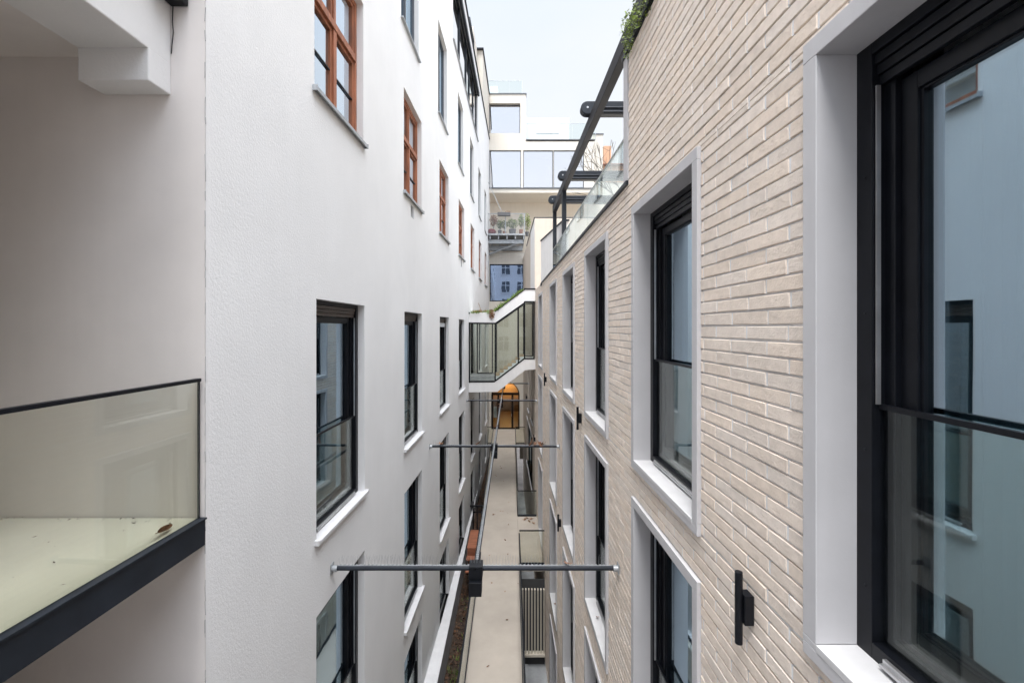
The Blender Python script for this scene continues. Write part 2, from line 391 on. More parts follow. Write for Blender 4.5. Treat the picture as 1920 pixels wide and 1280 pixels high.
# ================================================================ LEFT: white plaster building
LB = thing('plaster_building', LW(16, -.5, -12), 'tall white plaster building with timber and black windows and a corner balcony', 'building')
lcol = [5.27, 9.20, 13.12, 17.05, 20.95, 24.85, 28.75]; WL = 1.61
rowsL = [(-8.58, -6.76), (-6.14, -3.35), (-2.46, .34)]
hL = []
for u in lcol:
    for z0, z1 in rowsL: hL.append((u, u + WL, z0, z1))
    hL.append((u - .05, u + WL - .05, 2.75, 4.85))
    hL.append((u - .25, u + WL - .35, 6.12, 8.75))
hL.append((15.6, 24.2, 9.92, 12.46))
vents = [(9.72, 9.98, 2.38, 2.64), (17.6, 17.86, 2.38, 2.64), (25.4, 25.66, 2.38, 2.64)]
wl = MB(); facade(wl, LW, 3.43, 33.2, -12.2, 13.45, hL + vents, .13)
facade(wl, LW, -2.6, 1.9, -12.2, 13.45, [], .1)
wl.build('wall', 'plaster', LB)
for a, b, c, d_ in vents: MB().box(LW, a, b, -.16, -.12, c, d_).build('vent', 'black', LB)
fl = local(LL, LB)
pa = sash_window(LB, fl, WL, 2.80, .10, curtain=True); pb = sash_window(LB, fl, WL, 2.79, .10); pc = sash_window(LB, fl, WL, 1.82, .10, sill=False)
po = timber_window(LB, fl, WL, 2.10, .10); pg = plain_window(LB, fl, WL - .10, 2.63, .10, mull=(.72,))
for i, u in enumerate(lcol):
    for p_, z in ((pc, rowsL[0][0]), (pb, rowsL[1][0]), (pa, rowsL[2][0])):
        c = place(p_, LB, LW(u, 0, z)) if i else p_
        c.location = Vector(LW(u, 0, z)) - wpos(LB)
        if i == 2 and p_ is pa:
            MB().box(LL, .09, WL - .09, -.16, -.115, 2.50, 2.62).build('shutter_slat', 'frost', c, origin=(0, 0, 0)).location = (0, 0, 0)
    c = place(po, LB, LW(u - .05, 0, 2.75)) if i else po
    c.location = Vector(LW(u - .05, 0, 2.75)) - wpos(LB)
    c = place(pg, LB, LW(u - .25, 0, 6.12)) if i else pg
    c.location = Vector(LW(u - .25, 0, 6.12)) - wpos(LB)
at = plain_window(LB, fl, 8.6, 2.54, .06, frame='anthracite', gl='rglass', mull=(2.1, 4.2, 5.4, 7.0))
at.location = Vector(LW(15.6, 0, 9.92)) - wpos(LB)
hd = MB(); hd.box(LW, 15.6, 24.2, .002, .10, 12.30, 12.50); hd.build('window_head', 'anthracite', LB)
cp = MB(); cp.box(LW, 3.3, 33.2, -.5, .06, 13.45, 13.50); cp.build('coping', 'anthracite', LB)
tp = MB(); tp.box(LW, 25.2, 33.2, -6, -.35, 13.2, 16.7); tp.box(LW, 27.4, 33.2, -6, -.02, 13.5, 16.70)
tp.build('upper_storey', 'rear', LB)
MB().box(LW, 27.2, 33.2, -6, .05, 16.70, 16.76).build('roof_edge', 'anthracite', LB)
rf = MB(); rf.box(LW, -2.6, 33.2, -7, -.4, 13.2, 13.4); rf.build('roof', 'kerb', LB)
# roof terrace screen
rs = thing('roof_rail', LW(22.6, -.1, 13.5), 'small steel framed glass screen on the roof edge of the white building', 'railing')
q = MB(); 
for u in (21.6, 23.4): q.box(LW, u, u + .06, -.16, -.10, 13.5, 14.7)
q.box(LW, 21.6, 23.46, -.16, -.10, 14.7, 14.76); q.box(LW, 23.4, 23.46, -.9, -.16, 14.7, 14.76)
q.build('frame', 'anthracite', rs)
MB().box(LW, 21.66, 23.4, -.14, -.125, 13.55, 14.7).build('glass_panel', 'cglass', rs)
MB().box(LW, 23.5, 25.1, -.14, -.125, 13.52, 14.45).build('glass_panel', 'cglass', rs)

# ragged joint where the rough facade meets the smooth recess wall
q = MB(); z_ = -3.4; xc_ = LW(3.43, 0, 0)[0]
while z_ < 3.2:
    l_ = random.uniform(.03, .12); o1, o2 = random.uniform(-.004, .003), random.uniform(-.004, .003)
    if random.random() < .62: q.tube((xc_ + o1, 3.427, z_), (xc_ + o2, 3.427, z_ + l_), random.uniform(.0012, .0035), 5)
    z_ += l_
q.build('corner_joint', 'kerb', LB)['kind'] = 'stuff'

# recessed balcony (loggia) at the near corner
lg = MB()
lg.box(XY, -9.4, LW(3.43, 0, 0)[0] - .004, 3.43, 3.75, -12.2, 13.4)
lg.box(XY, -9.4, -9.2, 1.9, 3.43, -12.2, 13.4)                       # back wall of the recess
lg.box(XY, -9.4, LW(1.9, -.02, 0)[0], 1.6, 1.9, -12.2, 13.4)  # unseen near side wall, added to block frontal light into the recess
lg.build('recess_wall', 'smooth', LB)
ce = MB(); ce.box(XY, -9.2, -3.07, 1.9, 3.43, 2.04, 2.30); ce.box(XY, -9.2, -2.42, 1.9, 3.43, 2.7, 3.0)
ce.build('ceiling', 'smooth', LB)
bmx = lambda y: -2.65 + KL * y
be = MB()
be.prism([(bmx(1.9) - .5, 1.9, 1.98), (bmx(1.9), 1.9, 1.98), (bmx(3.43), 3.428, 1.98), (bmx(3.43) - .5, 3.428, 1.98)], (0, 0, .72))
be.prism([(bmx(3.22) - .5, 3.22, 1.752), (bmx(3.22) + .002, 3.22, 1.752), (bmx(3.43) + .002, 3.428, 1.752), (bmx(3.43) - .5, 3.428, 1.752)], (0, 0, .235))
be.build('beam', 'plaster', LB, bevel=.008)
bal = MB(); bal.box(LW, 1.92, 3.42, -6.8, -.035, -1.60, -1.425)
balo = bal.build('balcony', 'lfloor', LB)
MB().box(LW, 1.92, 3.43, -.034, .0, -1.63, -1.435).build('fascia', 'anthracite', balo, bevel=.004)
MB().box(LW, 1.92, 3.43, -.05, .012, -1.435, -1.423).build('edge_strip', 'anthracite', balo)
MB().box(LW, 1.92, 3.40, -.044, -.028, -1.424, -.395).build('glass_panel', 'gglass', balo)
MB().box(LW, 1.92, 3.41, -.056, -.016, -.40, -.375).build('handrail', 'black', balo, bevel=.003)
MB().box(LW, 3.404, 3.410, -.044, -.028, -1.42, -.40).build('end_channel', 'anthracite', balo)

db = MB()
for _ in range(70):
    x = random.uniform(-4.2, -2.42); y = random.choice((random.uniform(2.0, 3.4), 3.43 - abs(random.gauss(0, .05)))); a_ = random.uniform(0, 6.28); s_ = random.uniform(.003, .011)
    e1 = Vector((math.cos(a_), math.sin(a_), .1)) * s_ * random.uniform(1, 2.2); e2 = Vector((-math.sin(a_), math.cos(a_), .1)) * s_ * .6; p_ = Vector((x, y, -1.421))
    db.poly([p_ - e1, p_ + e2, p_ + e1, p_ - e2])
o = db.build('floor_debris', 'litter'); o['kind'] = 'stuff'; tag(o, 'dark crumbs and dirt specks scattered over the cream balcony floor', 'dirt')
wc = thing('wall_camera', (-2.50, 3.30, 2.44), 'small black security box fixed high at the beam over the balcony', 'camera')
q = MB(); q.box(XY, -2.56, -2.43, 3.24, 3.42, 2.41, 2.50); q.build('housing', 'black', wc, bevel=.008)
MB().tube((-2.49, 3.26, 2.41), (-2.49, 3.23, 2.395), .025, 14).build('lens', 'black', wc)
cb = MB(); pts = [(-2.548, 3.42, 2.42), (-2.552, 3.42, 2.30), (-2.545, 3.42, 2.22), (-2.556, 3.42, 2.12), (-2.560, 3.42, 2.06)]
for a, b in zip(pts, pts[1:]): cb.tube(a, b, .0035, 6)
cb.build('cable', 'black', wc)

# ================================================================ RIGHT: cream brick building
RB = thing('brick_building', RW(10, -.5, -12), 'cream brick building with pale framed black windows and a roof terrace', 'building')
WR = 1.53
cols = [-2.38, .535, 3.425, 6.345, 9.25, 12.28, 16.72]
rowsR = [(-11.40, -8.80), (-8.02, -5.30), (-4.66, -1.95), (-1.435, 1.24)]
hR = []
for i, u in enumerate(cols):
    for k, (z0, z1) in enumerate(rowsR):
        if k == 0 and i == 6: continue
        hR.append((u, u + WR, z0, z1))
E = .092
UT = 5.26; ZT, ZTOP, ZB = 1.66, 3.17, -11.7; UE = 20.8
bx = [(a - E, b + E, c - E, d_ + E) for a, b, c, d_ in hR]
ba = MB(); facade(ba, RW, -3, UE, ZB, ZT, bx, .02, n=-.0135); facade(ba, RW, -3, UT, ZT, ZTOP, [], .02, n=-.0135)
CP, BP, J = .0849, .393, .0135
bk = MB()
def brick(u0, u1, z0, z1):
    if u1 - u0 < .012 or z1 - z0 < .01: return
    n1 = random.uniform(-.0015, .0025); c = min(.003, (z1 - z0) * .2)
    jz = lambda: random.uniform(-.0016, .0016)
    i = len(bk.v)
    bz = [(u0 + jz(), z0 + jz()), (u1 + jz(), z0 + jz()), (u1 + jz(), z1 + jz()), (u0 + jz(), z1 + jz())]
    bk.v += [RW(a, -.0135, b) for a, b in bz]
    fr = [(bz[0][0] + c, bz[0][1] + c), (bz[1][0] - c, bz[1][1] + c), (bz[2][0] - c, bz[2][1] - c), (bz[3][0] + c, bz[3][1] - c)]
    nt_ = random.uniform(-.0012, .0012)
    bk.v += [RW(a, n1 - c + (nt_ if k in (0, 3) else -nt_) * .6, b) for k, (a, b) in enumerate(bz)]
    bk.v += [RW(a, n1 + (nt_ if k in (0, 3) else -nt_), b) for k, (a, b) in enumerate(fr)]
    for k in range(4):
        m_ = (k + 1) % 4
        bk.f.append((i + k, i + m_, i + 4 + m_, i + 4 + k)); bk.f.append((i + 4 + k, i + 4 + m_, i + 8 + m_, i + 8 + k))
    bk.f.append((i + 8, i + 9, i + 10, i + 11))
zc = ZB; row = 0
while zc < ZTOP - .01:
    z1 = min(zc + CP, ZTOP); ue = UE if zc < ZT - .03 else UT
    if zc < ZT < z1: z1 = z1
    cuts = sorted({zc, z1} | {x for o in bx for x in o[2:4] if zc < x < z1})
    off = (.5 if row % 2 else 0) * BP + random.uniform(-.006, .006); u = -3 - off
    while u < ue:
        un = u + BP + random.uniform(-.006, .006)
        for c0, c1 in zip(cuts, cuts[1:]):
            segs = [(max(u, -3) + J * .6, min(un, ue) - J * .6)]
            for o in bx:
                if o[2] < (c0 + c1) / 2 < o[3]:
                    ns = []
                    for a, b in segs:
                        if o[1] <= a or o[0] >= b: ns.append((a, b))
                        else:
                            if a < o[0]: ns.append((a, o[0]))
                            if b > o[1]: ns.append((o[1], b))
                    segs = ns
            for a, b in segs:
                brick(a, b, c0 + (J / 2 if c0 == zc else .001), c1 - (J / 2 if c1 == z1 else .001))
        if all(not (o[0] - .01 < un < o[1] + .01 and o[2] - .02 < (zc + z1) / 2 < o[3] + .02) for o in bx) and un < ue:
            dd = random.uniform(-.0055, -.0028); ba.poly([RW(un - J * .62, dd, zc + .004), RW(un + J * .62, dd, zc + .004), RW(un + J * .62, dd, z1 - .004), RW(un - J * .62, dd, z1 - .004)])
        u = un
    zc += CP; row += 1
ba.build('wall', 'mortar', RB)
bk.build('brick_facing', 'brick', RB)
fr_ = local(RL, RB)
protos = [sash_window(RB, fr_, WR, z1 - z0, .155, trim=True, shutter='black', curtain=(z0 > -2)) for z0, z1 in rowsR]
used = set()
for i, u in enumerate(cols):
    for k, (z0, z1) in enumerate(rowsR):
        if k == 0 and i == 6: continue
        if k in used: c = copy_tree(protos[k], RB)
        else: c = protos[k]; used.add(k)
        c.location = Vector(RW(u, 0, z0)) - wpos(RB)
# upper edge: terrace coping, taller near block
q = MB(); q.box(RW, UT + .004, 17.3, -.30, .03, ZT, ZT + .045); q.box(RW, 16.9, 17.3, -.30, .035, ZT - .07, ZT)
q.box(RW, -3, UT + .18, -.30, .035, ZTOP, ZTOP + .05); q.build('coping', 'anthracite', RB)
q = MB(); q.box(RW, UT, UT + .17, -.30, .012, ZT + .05, ZTOP); q.build('corner_trim', 'trim', RB)
q = MB(); q.box(RW, -3, UT, -7, -.02, ZT, ZTOP - .02); q.box(RW, UT, 30, -9, -.35, 1.0, 1.35); q.build('roof', 'rear', RB)
q = MB(); q.box(XY, 4.6, 12, -3, 16, 1.3, 6.6); q.box(XY, 4.4, 12, -3.2, 16.2, 6.6, 6.8); q.build('upper_storey', 'beige', RB)  # unseen set-back block, added to cut low sky light on the left wall
# plain rendered stretch beyond the bridge
q = MB(); hb = [(22.4, 27.6, -8.0, -5.37), (25.2, 26.6, -4.66, -1.95), (22.0, 23.4, -4.66, -1.95)]
facade(q, RW, UE, 32.6, -12, 5.02, hb, .14, n=-.004); q.poly([RW(UE, -.004, 1.5), RW(UE, -3, 1.5), RW(UE, -3, 5.02), RW(UE, -.004, 5.02)])
q.build('rendered_wall', 'beige', RB)
for a, b, c_, d_ in hb:
    o = plain_window(RB, fr_, b - a, d_ - c_, .10, frame='black', mull=((b - a) / 2,), sill=False); o.location = Vector(RW(a, 0, c_)) - wpos(RB)
    t_ = MB(); t_.box(RL, -.07, b - a + .07, -.01, .03, d_ - c_, d_ - c_ + .07); t_.box(RL, -.07, b - a + .07, -.12, .05, -.07, 0)
    tt = t_.build('trim', 'trim', o, origin=(0, 0, 0)); tt.location = (0, 0, 0)
# white blocks at the far end of the terrace
q = MB(); q.prism([(RW(20.9, 0, 0)[0], 20.9, 1.7), (7, 20.9, 1.7), (7, 24, 1.7), (RW(24, 0, 0)[0], 24, 1.7)], (0, 0, 3.3))
q.build('terrace_wall', 'white', RB); q = MB(); q.prism([(1.105, 17.4, ZT + .05), (1.60, 14.1, ZT + .05), (1.75, 14.1, ZT + .05), (1.26, 17.4, ZT + .05)], (0, 0, 1.6))
q.build('terrace_wall', 'white', RB)
q = MB(); q.prism([(1.08, 17.4, ZT + 1.651), (1.58, 14.05, ZT + 1.651), (1.78, 14.05, ZT + 1.651), (1.29, 17.4, ZT + 1.651)], (0, 0, .05))
q.build('wall_cap', 'anthracite', RB); q = MB(); q.prism([(RW(20.9, 0, 0)[0] - .02, 20.85, 5.02), (7, 20.85, 5.02), (7, 24, 5.02), (RW(28, 0, 0)[0], 28, 5.02), (RW(28, 0, 0)[0] - .02, 28, 5.02)], (0, 0, .06))
q.build('wall_cap', 'anthracite', RB)

tb = thing('glass_balustrade', RW(9.5, -.1, ZT + .05), 'clear frameless glass balustrade along the brick roof terrace edge', 'railing')
u = 5.5
while u < 13.6:
    un = min(u + 1.38, 13.8)
    MB().box(RW, u, un - .012, -.09, -.074, ZT + .046, 2.37).build('glass_panel', 'cglass', tb); u = un
q = MB(); q.box(RW, 5.46, 13.82, -.11, -.055, ZT + .045, ZT + .09); q.build('base_channel', 'anthracite', tb)
q = MB(); q.box(RW, 5.46, 13.84, -.098, -.066, 2.37, 2.386); q.build('top_edge', 'galv', tb)

pg_ = thing('pergola', (1.4, 12, 1.4), 'dark metal awning pergola standing on the roof terrace', 'pergola')
PB = lambda u, n, z: (1.62 + KR * u - n, u, z)
q = MB(); q.box(PB, 2.0, 14.3, -.06, .06, 3.62, 3.84); q.build('beam', 'beam', pg_, bevel=.006)
for u_ in (12.0, 14.18): 
    MB().box(PB, u_, u_ + .12, -.055, .055, 1.4, 3.62).build('post', 'anthracite', pg_, bevel=.005)
for yc, xl in ((8.15, 1.235), (11.75, 1.19), (13.95, 1.12)):
    q = MB(); n = 10; prof = []
    zc_ = 3.95; hh = .115
    for k in range(n + 1):
        t = math.pi / 2 + math.pi * k / n; prof.append((xl + hh + hh * math.cos(t) , yc, zc_ + hh * math.sin(t)))
    prof += [(xl + 2.6, yc, zc_ - hh), (xl + 2.6, yc, zc_ + hh)]
    q.prism(prof, (0, .16, 0)); q.box(XY, xl + .25, xl + 2.6, yc - .02, yc, zc_ - .02, zc_ + .01)
    q.box(XY, xl + .25, xl + 2.6, yc - .03, yc, zc_ - .10, zc_ - .07)
    o = q.build('awning_cassette', 'anthracite', pg_, bevel=.012)
    MB().tube((xl + .12, yc - .008, zc_), (xl + .12, yc, zc_), .018, 10).build('cap_screw', 'galv', o)

# wall lamps
def wall_lamp(u, z, label, r=.0215):
    t = thing('wall_lamp', RW(u, 0, z), label, 'wall lamp', 'tube lamps on the brick wall')
    c = Vector(RW(u, .072, z))
    MB().tube(c - Vector((0, 0, .21)), c + Vector((0, 0, .21)), r, 20).build('tube', 'black', t, bevel=.003)
    MB().box(RW, u - .04, u + .04, .002, .056, z - .085, z + .085).build('bracket', 'black', t, bevel=.004)
wall_lamp(2.66, -1.63, 'large black tube wall lamp nearest on the brick, beside the big near window')
wall_lamp(8.40, -1.66, 'black tube lamp on brick above the third upper window bay, level with upper sills')
wall_lamp(15.1, -1.70, 'small black tube lamp far along the brick, just right of the glazed bridge')
wall_lamp(11.35, -4.85, 'black tube lamp lower on the brick wall, between the lower window rows')
wall_lamp(20.3, -4.95, 'tiny black tube lamp below the glazed bridge near the dry leaf clump')
wall_lamp(27.0, -4.10, 'farthest tiny black tube lamp on the plain wall near the arched door')

# roof shrub on the brick block
def leaves(mb, c, rad, n, size, flat=.6):
    for _ in range(n):
        while True:
            p = Vector([random.uniform(-1, 1) for _ in range(3)])
            if p.length < 1: break
        p = Vector((p.x * rad[0], p.y * rad[1], p.z * rad[2])) + Vector(c)
        a = Vector([random.gauss(0, 1) for _ in range(3)]).normalized(); b = a.orthogonal().normalized()
        b = (b + a.cross(b) * random.uniform(-1, 1)).normalized(); s = size * random.uniform(.6, 1.3)
        mb.poly([p - a * s, p + b * s * .4, p + a * s, p - b * s * .4])
def blades(mb, c, n, spread, h0, h1, wd=.006, lean=.3):
    for _ in range(n):
        p = Vector(c) + Vector((random.uniform(-1, 1) * spread[0], random.uniform(-1, 1) * spread[1], 0)); h = random.uniform(h0, h1)
        l = Vector((random.uniform(-lean, lean), random.uniform(-lean, lean), 1)).normalized()
        sd = Vector((random.uniform(-1, 1), random.uniform(-1, 1), 0)).normalized() * wd
        m_ = p + l * h * .5; t = p + l * h + Vector((l.x, l.y, -.2)) * h * .3
        mb.poly([p - sd, p + sd, m_ + sd * .8, m_ - sd * .8]); mb.poly([m_ - sd * .8, m_ + sd * .8, t])
sh = thing('roof_shrub', RW(4.6, -.05, ZTOP + .05), 'bright green trailing shrub on the brick roof edge beside the dark beam', 'shrub')
q = MB(); 
for k in range(9):
    leaves(q, RW(4.3 + k * .1, .05 + random.uniform(-.06, .05), ZTOP + .06 + random.uniform(-.04, .10)), (.08, .10, .12), 70, .022)
leaves(q, RW(5.0, .07, ZTOP - .04), (.05, .16, .16), 160, .018)
q.build('foliage', 'green', sh)
q = MB()
for k in range(8): q.tube(RW(4.3 + k * .09, -.08, ZTOP + .05), RW(4.25 + k * .1, .05, ZTOP + random.uniform(.05, .22)), .004, 5)
q.build('stem', 'bark', sh)

# ================================================================ overhead pipe frame
OF = thing('pipe_frame', (-.45, 5.7, -3.0), 'black overhead pipe frame with cross bars spanning the alley', 'pipe frame')
bars = [(5.70, -3.0), (11.68, -3.03), (19.3, -3.07), (25.1, -3.05)]
lp = MB(); lp.tube((-.45, 5.62, -3.0), (-.44, 29.0, -3.05), .026, 14); lp.build('long_pipe', 'anthracite', OF, smooth=False)
def spikes(f, t0, t1, step):
    q = MB(); n = int((t1 - t0) / step)
    for k in range(n):
        for sx in (-1, 1, 0):
            p = Vector(f(t0 + k * step + random.uniform(-.006, .006)))
            e = Vector((random.gauss(0, .006) + .012 * sx * (1 if f is not bars else 0), .03 * sx + random.gauss(0, .006), .115 + random.gauss(0, .006)))
            q.tube(p, p + e, .0008, 3, cap=False)
    return q
for bi, (y, z) in enumerate(bars):
    xl, xr = -XL + KL * y, XR + KR * y
    b = MB(); b.tube((xl + .035, y, z), (xr - .035, y, z), .030 if bi else .030, 16); bo = b.build('cross_bar', 'anthracite', OF)
    for xe, s_ in ((xl, 1), (xr, -1)):
        k = MB(); k.tube((xe + s_ * .002, y, z - .005), (xe + s_ * .07, y, z - .005), .039, 14); k.box(XY, min(xe + .001 * s_, xe + .012 * s_), max(xe + .001 * s_, xe + .012 * s_), y - .05, y + .05, z - .07, z + .06)
        k.build('bracket', 'galv', bo, bevel=.004)
    st = MB(); st.box(XY, xl + .08, xr - .08, y - .006, y + .006, z + .029, z + .034); 
    nn = int((xr - xl - .2) / .05)
    for k in range(nn): st.box(XY, xl + .1 + k * .05, xl + .122 + k * .05, y - .012, y + .012, z + .034, z + .040)
    st.build('spike_strip', 'galv', bo)
    if bi < 3:
        spikes(lambda t, y=y, z=z: (t, y, z + .036), xl + .1, xr - .1, .040 if bi == 0 else .06).build('bird_spikes', 'galv', bo)
    xb = -.45
    bxm = MB(); bxm.box(XY, xb - .083, xb + .083, y - .10, y + .08, z - .10, z + .065)
    bxm.build('junction_box', 'black', OF, bevel=.005)
    lm = MB(); lm.box(XY, xb - .078, xb + .078, y - .16, y - .0, z - .27, z - .101); lm.build('lamp_housing', 'black', OF, bevel=.005)
st = MB(); k = 5.6
st.box(XY, -.456, -.444, 5.66, 29, -3.0 + .025, -3.0 + .029)
while k < 24: st.box(XY, -.468, -.432, k, k + .024, -3.0 + .028, -3.0 + .040); k += .05
st.build('spike_strip', 'galv', OF)
spikes(lambda t: (-.45, t, -2.965), 5.8, 18, .06).build('bird_spikes', 'galv', OF)

# ================================================================ glass railings of the path
def railing(label, p0, p1, zf, h, gm='gglass', group='glass railings along the path', pl=1.6, post=False):
    p0, p1 = Vector(p0), Vector(p1); dv = p1 - p0; Ln = dv.length; e = dv / Ln; nrm = Vector((-e.y, e.x))
    base = p0 + dv * .5
    t = thing('glass_railing', (base.x, base.y, zf(base.y)), label, 'railing', group)
    def seg(mb, a, b, w_, z0, z1):
        A, B = p0 + e * a, p0 + e * b; o = nrm * w_
        pts = [(A.x - o.x, A.y - o.y), (A.x + o.x, A.y + o.y), (B.x + o.x, B.y + o.y), (B.x - o.x, B.y - o.y)]
        ys = [A.y, A.y, B.y, B.y]; i = len(mb.v)
        mb.v += [(x, yy, zf(yr) + z0) for (x, yy), yr in zip(pts, ys)] + [(x, yy, zf(yr) + z1) for (x, yy), yr in zip(pts, ys)]
        for q_ in ((0, 1, 2, 3), (4, 5, 6, 7), (0, 1, 5, 4), (1, 2, 6, 5), (2, 3, 7, 6), (3, 0, 4, 7)): mb.f.append(tuple(i + k for k in q_))
    n = max(1, round(Ln / pl))
    for k in range(n):
        q = MB(); seg(q, Ln * k / n + .006, Ln * (k + 1) / n - .006, .007, .01, h - .02); q.build('glass_panel', gm, t)
    q = MB(); seg(q, 0, Ln, .022, h - .02, h + .012); q.build('handrail', 'black', t)
    q = MB(); seg(q, 0, Ln, .018, -.06, .07); q.build('base_channel', 'anthracite', t)
    return t
railing('long glass railing on the left edge of the path, nearest, beside the leaf litter', (-1.105, 4.0), (-1.128, 16.3), PZ, 1.12)
railing('glass railing on the left path edge beyond the wooden steps', (-1.135, 18.4), (-1.175, 29.1), PZ, 1.12)
railing('glass railing on the right path edge beside the near slatted light well', (.275, 4.0), (.250, 15.6), PZ, 1.08)
railing('pale green glass railing across the near edge of the landing above the cream slats', (.25, 15.62), (1.11, 15.62), PZ, 1.17)
railing('glass railing across the far edge of the landing, end of the far light well', (.24, 19.2), (1.03, 19.2), PZ, 1.08, gm='cglass')
railing('glass railing on the right path edge beside the far light well', (.242, 19.25), (.21, 29.1), PZ, 1.08, gm='cglass')
railing('short pale glass railing left of the path in front of the arched door', (-1.60, 29.25), (-1.19, 29.25), PZ, 1.1)
railing('short pale glass railing right of the path in front of the arched door', (.22, 29.25), (.83, 29.25), PZ, 1.1)

# planter ledge along the white wall
q = MB(); q.box(XY, -2.2, -1.83, 2, 32, -12, -8.62)
pk = q.build('planter_wall', 'kerb'); tag(pk, 'low grey planter wall with white top ledge along the plaster building', 'wall')
q = MB(); q.box(XY, -2.21, -1.815, 2, 32, -8.618, -8.58); q.build('ledge', 'sill', pk)

# wooden steps and small gate
ws = thing('wooden_steps', (-1.5, 17.2, -8.6), 'red brown wooden steps joining the path to a white wall doorway', 'steps')
for k in range(3):
    q = MB()
    for j in range(3): q.box(XY, -1.63, -1.16, 16.45 + k * .0 + j * .5 - k * .0, 16.94 + j * .5, -7.98 - .0 - k * .26, -7.94 - k * .26) if k == 0 else None
    if k: q.box(XY, -1.63, -1.20, 16.45 - k * .32, 16.43 - k * .32 + .31, -7.98 - k * .26, -7.94 - k * .26); q.box(XY, -1.63, -1.20, 16.45 - k * .32 + .29, 16.43 - k * .32 + .31, -8.2 - k * .26, -7.981 - k * .26)
    q.build('tread', 'deck', ws)
q = MB(); q.box(XY, -1.61, -1.2, 16.44, 16.47, -8.5, -7.985); q.build('riser', 'deck', ws)
gt = thing('metal_gate', (-1.5, 18.1, -7.94), 'small black metal balustrade behind the red brown wooden steps', 'gate')
q = MB()
for x in (-1.56, -1.40, -1.22): q.box(XY, x, x + .05, 18.0, 18.05, -7.95, -7.06)
q.build('post', 'black', gt)
q = MB(); q.box(XY, -1.66, -1.16, 17.98, 18.06, -7.06, -7.0); q.box(XY, -1.56, -1.17, 18.0, 18.05, -7.30, -7.25); q.build('rail', 'black', gt)
for x0, x1 in ((-1.51, -1.40), (-1.35, -1.22)):
    MB().box(XY, x0, x1, 18.01, 18.02, -7.9, -7.32).build('glass_panel', 'cglass', gt)

# slatted screen below the landing
ss = thing('slat_screen', (.68, 15.75, -11.4), 'cream vertical slat screen in the light well under the landing', 'screen')
for k in range(8):
    x = .345 + k * .103
    MB().box(XY, x, x + .042, 15.42, 15.54, -11.02, -8.86).build('slat', 'slat', ss, bevel=.003)
q = MB(); q.box(XY, .30, 1.12, 15.36, 15.58, -11.10, -11.021); q.build('bottom_rail', 'slat', ss, bevel=.004)
q = MB(); q.box(XY, .30, 1.12, 15.60, 15.64, -11.5, -8.60); q.build('backing', 'roomdark', ss)

# leaf litter (stuff) on the soil
lt = MB()
for _ in range(2600):
    x = random.uniform(-1.80, -1.15); y = random.uniform(6, 29) ** 1.0; z = -9.75 + (y - 2) / 30 * .7 + random.uniform(.0, .05)
    a = Vector((random.gauss(0, 1), random.gauss(0, 1), random.gauss(0, .35))).normalized(); b = a.cross(Vector((0, 0, 1))).normalized(); s_ = random.uniform(.03, .075)
    p = Vector((x, y, z)); lt.poly([p - a * s_, p + b * s_ * .6 + Vector((0, 0, .01)), p + a * s_, p - b * s_ * .6])
o = lt.build('leaf_litter', 'litter'); o['kind'] = 'stuff'; tag(o, 'brown fallen leaves covering the dark soil strip by the white wall', 'leaf litter')
lt = MB()
for k in range(60):
    blades(lt, (random.uniform(-1.75, -1.2), random.uniform(8, 16), -9.5), 10, (.08, .08), .06, .22, .008, .6)
o = lt.build('ground_cover', 'grass'); o['kind'] = 'stuff'; tag(o, 'sparse low green plants among the fallen leaves', 'ground cover')

# ================================================================ GLAZED BRIDGE with stairs
YB, DB = 20.2, 1.6
BP_ = lambda px, py, y=YB: ((px - 960) / F * YB, y, (615 - py) / F * YB)
GB = thing('glazed_bridge', (0, 21, -2.9), 'white glazed stair bridge crossing the alley between both buildings', 'bridge')
low = [(872, 716), (928.4, 715), (983.3, 672.6), (1004, 672.6), (1004, 692.5), (984.7, 694), (933, 734.5), (872, 735.5)]
top = [(872, 604.4), (929, 605), (983, 567), (1004, 564.6), (1004, 541), (986, 541), (927.6, 584), (872, 587.7)]
q = MB(); q.prism([BP_(*p) for p in low], (0, DB, 0)); q.build('floor_band', 'white', GB, bevel=.01)
q = MB(); q.prism([BP_(*p) for p in top], (0, DB, 0)); q.build('roof_band', 'white', GB, bevel=.01)
def bar(mb, p, q_, w_, y, dy):
    P, Q = Vector(BP_(*p, y)), Vector(BP_(*q_, y)); e = (Q - P).normalized(); nv = Vector((-e.z, 0, e.x)) * w_ / 2
    mb.prism([P - nv, P + nv, Q + nv, Q - nv], (0, dy, 0))
for y in (YB - .012, YB + DB - .05):
    q = MB()
    for a, b in (((880, 604), (880, 717)), ((880, 605.5), (929, 606)), ((929, 606), (983, 568)), ((983, 565.6), (1002, 565.6)), ((928.5, 605), (928.5, 715)),
                 ((880, 715.5), (928, 715)), ((928.5, 714), (983.3, 672)), ((983.5, 565), (983.5, 673)), ((1001.3, 565), (1001.3, 673)), ((983, 672), (1002, 672)),
                 ((972, 575), (972, 680))):
        bar(q, a, b, .055, y, .06)
    q.build('glazing_frame', 'black', GB)
    for poly in ([(881, 606), (928, 606), (928, 715), (881, 715)], [(929, 606), (971.5, 576), (971.5, 681), (929, 714)], [(972.5, 575), (983, 568), (983, 672), (972.5, 681)], [(984, 566), (1001, 566), (1001, 672), (984, 672)]):
        MB().prism([BP_(px, py, y + .02) for px, py in poly], (0, .012, 0)).build('pane', 'cglass' if y < YB else 'gglass', GB)
q = MB(); 
for a, b in (((892, 607), (892, 703)), ((921.5, 607), (921.5, 703)), ((892, 703), (921.5, 703))): bar(q, a, b, .05, YB + .9, .05)
q.build('inner_door_frame', 'black', GB)
n = 7
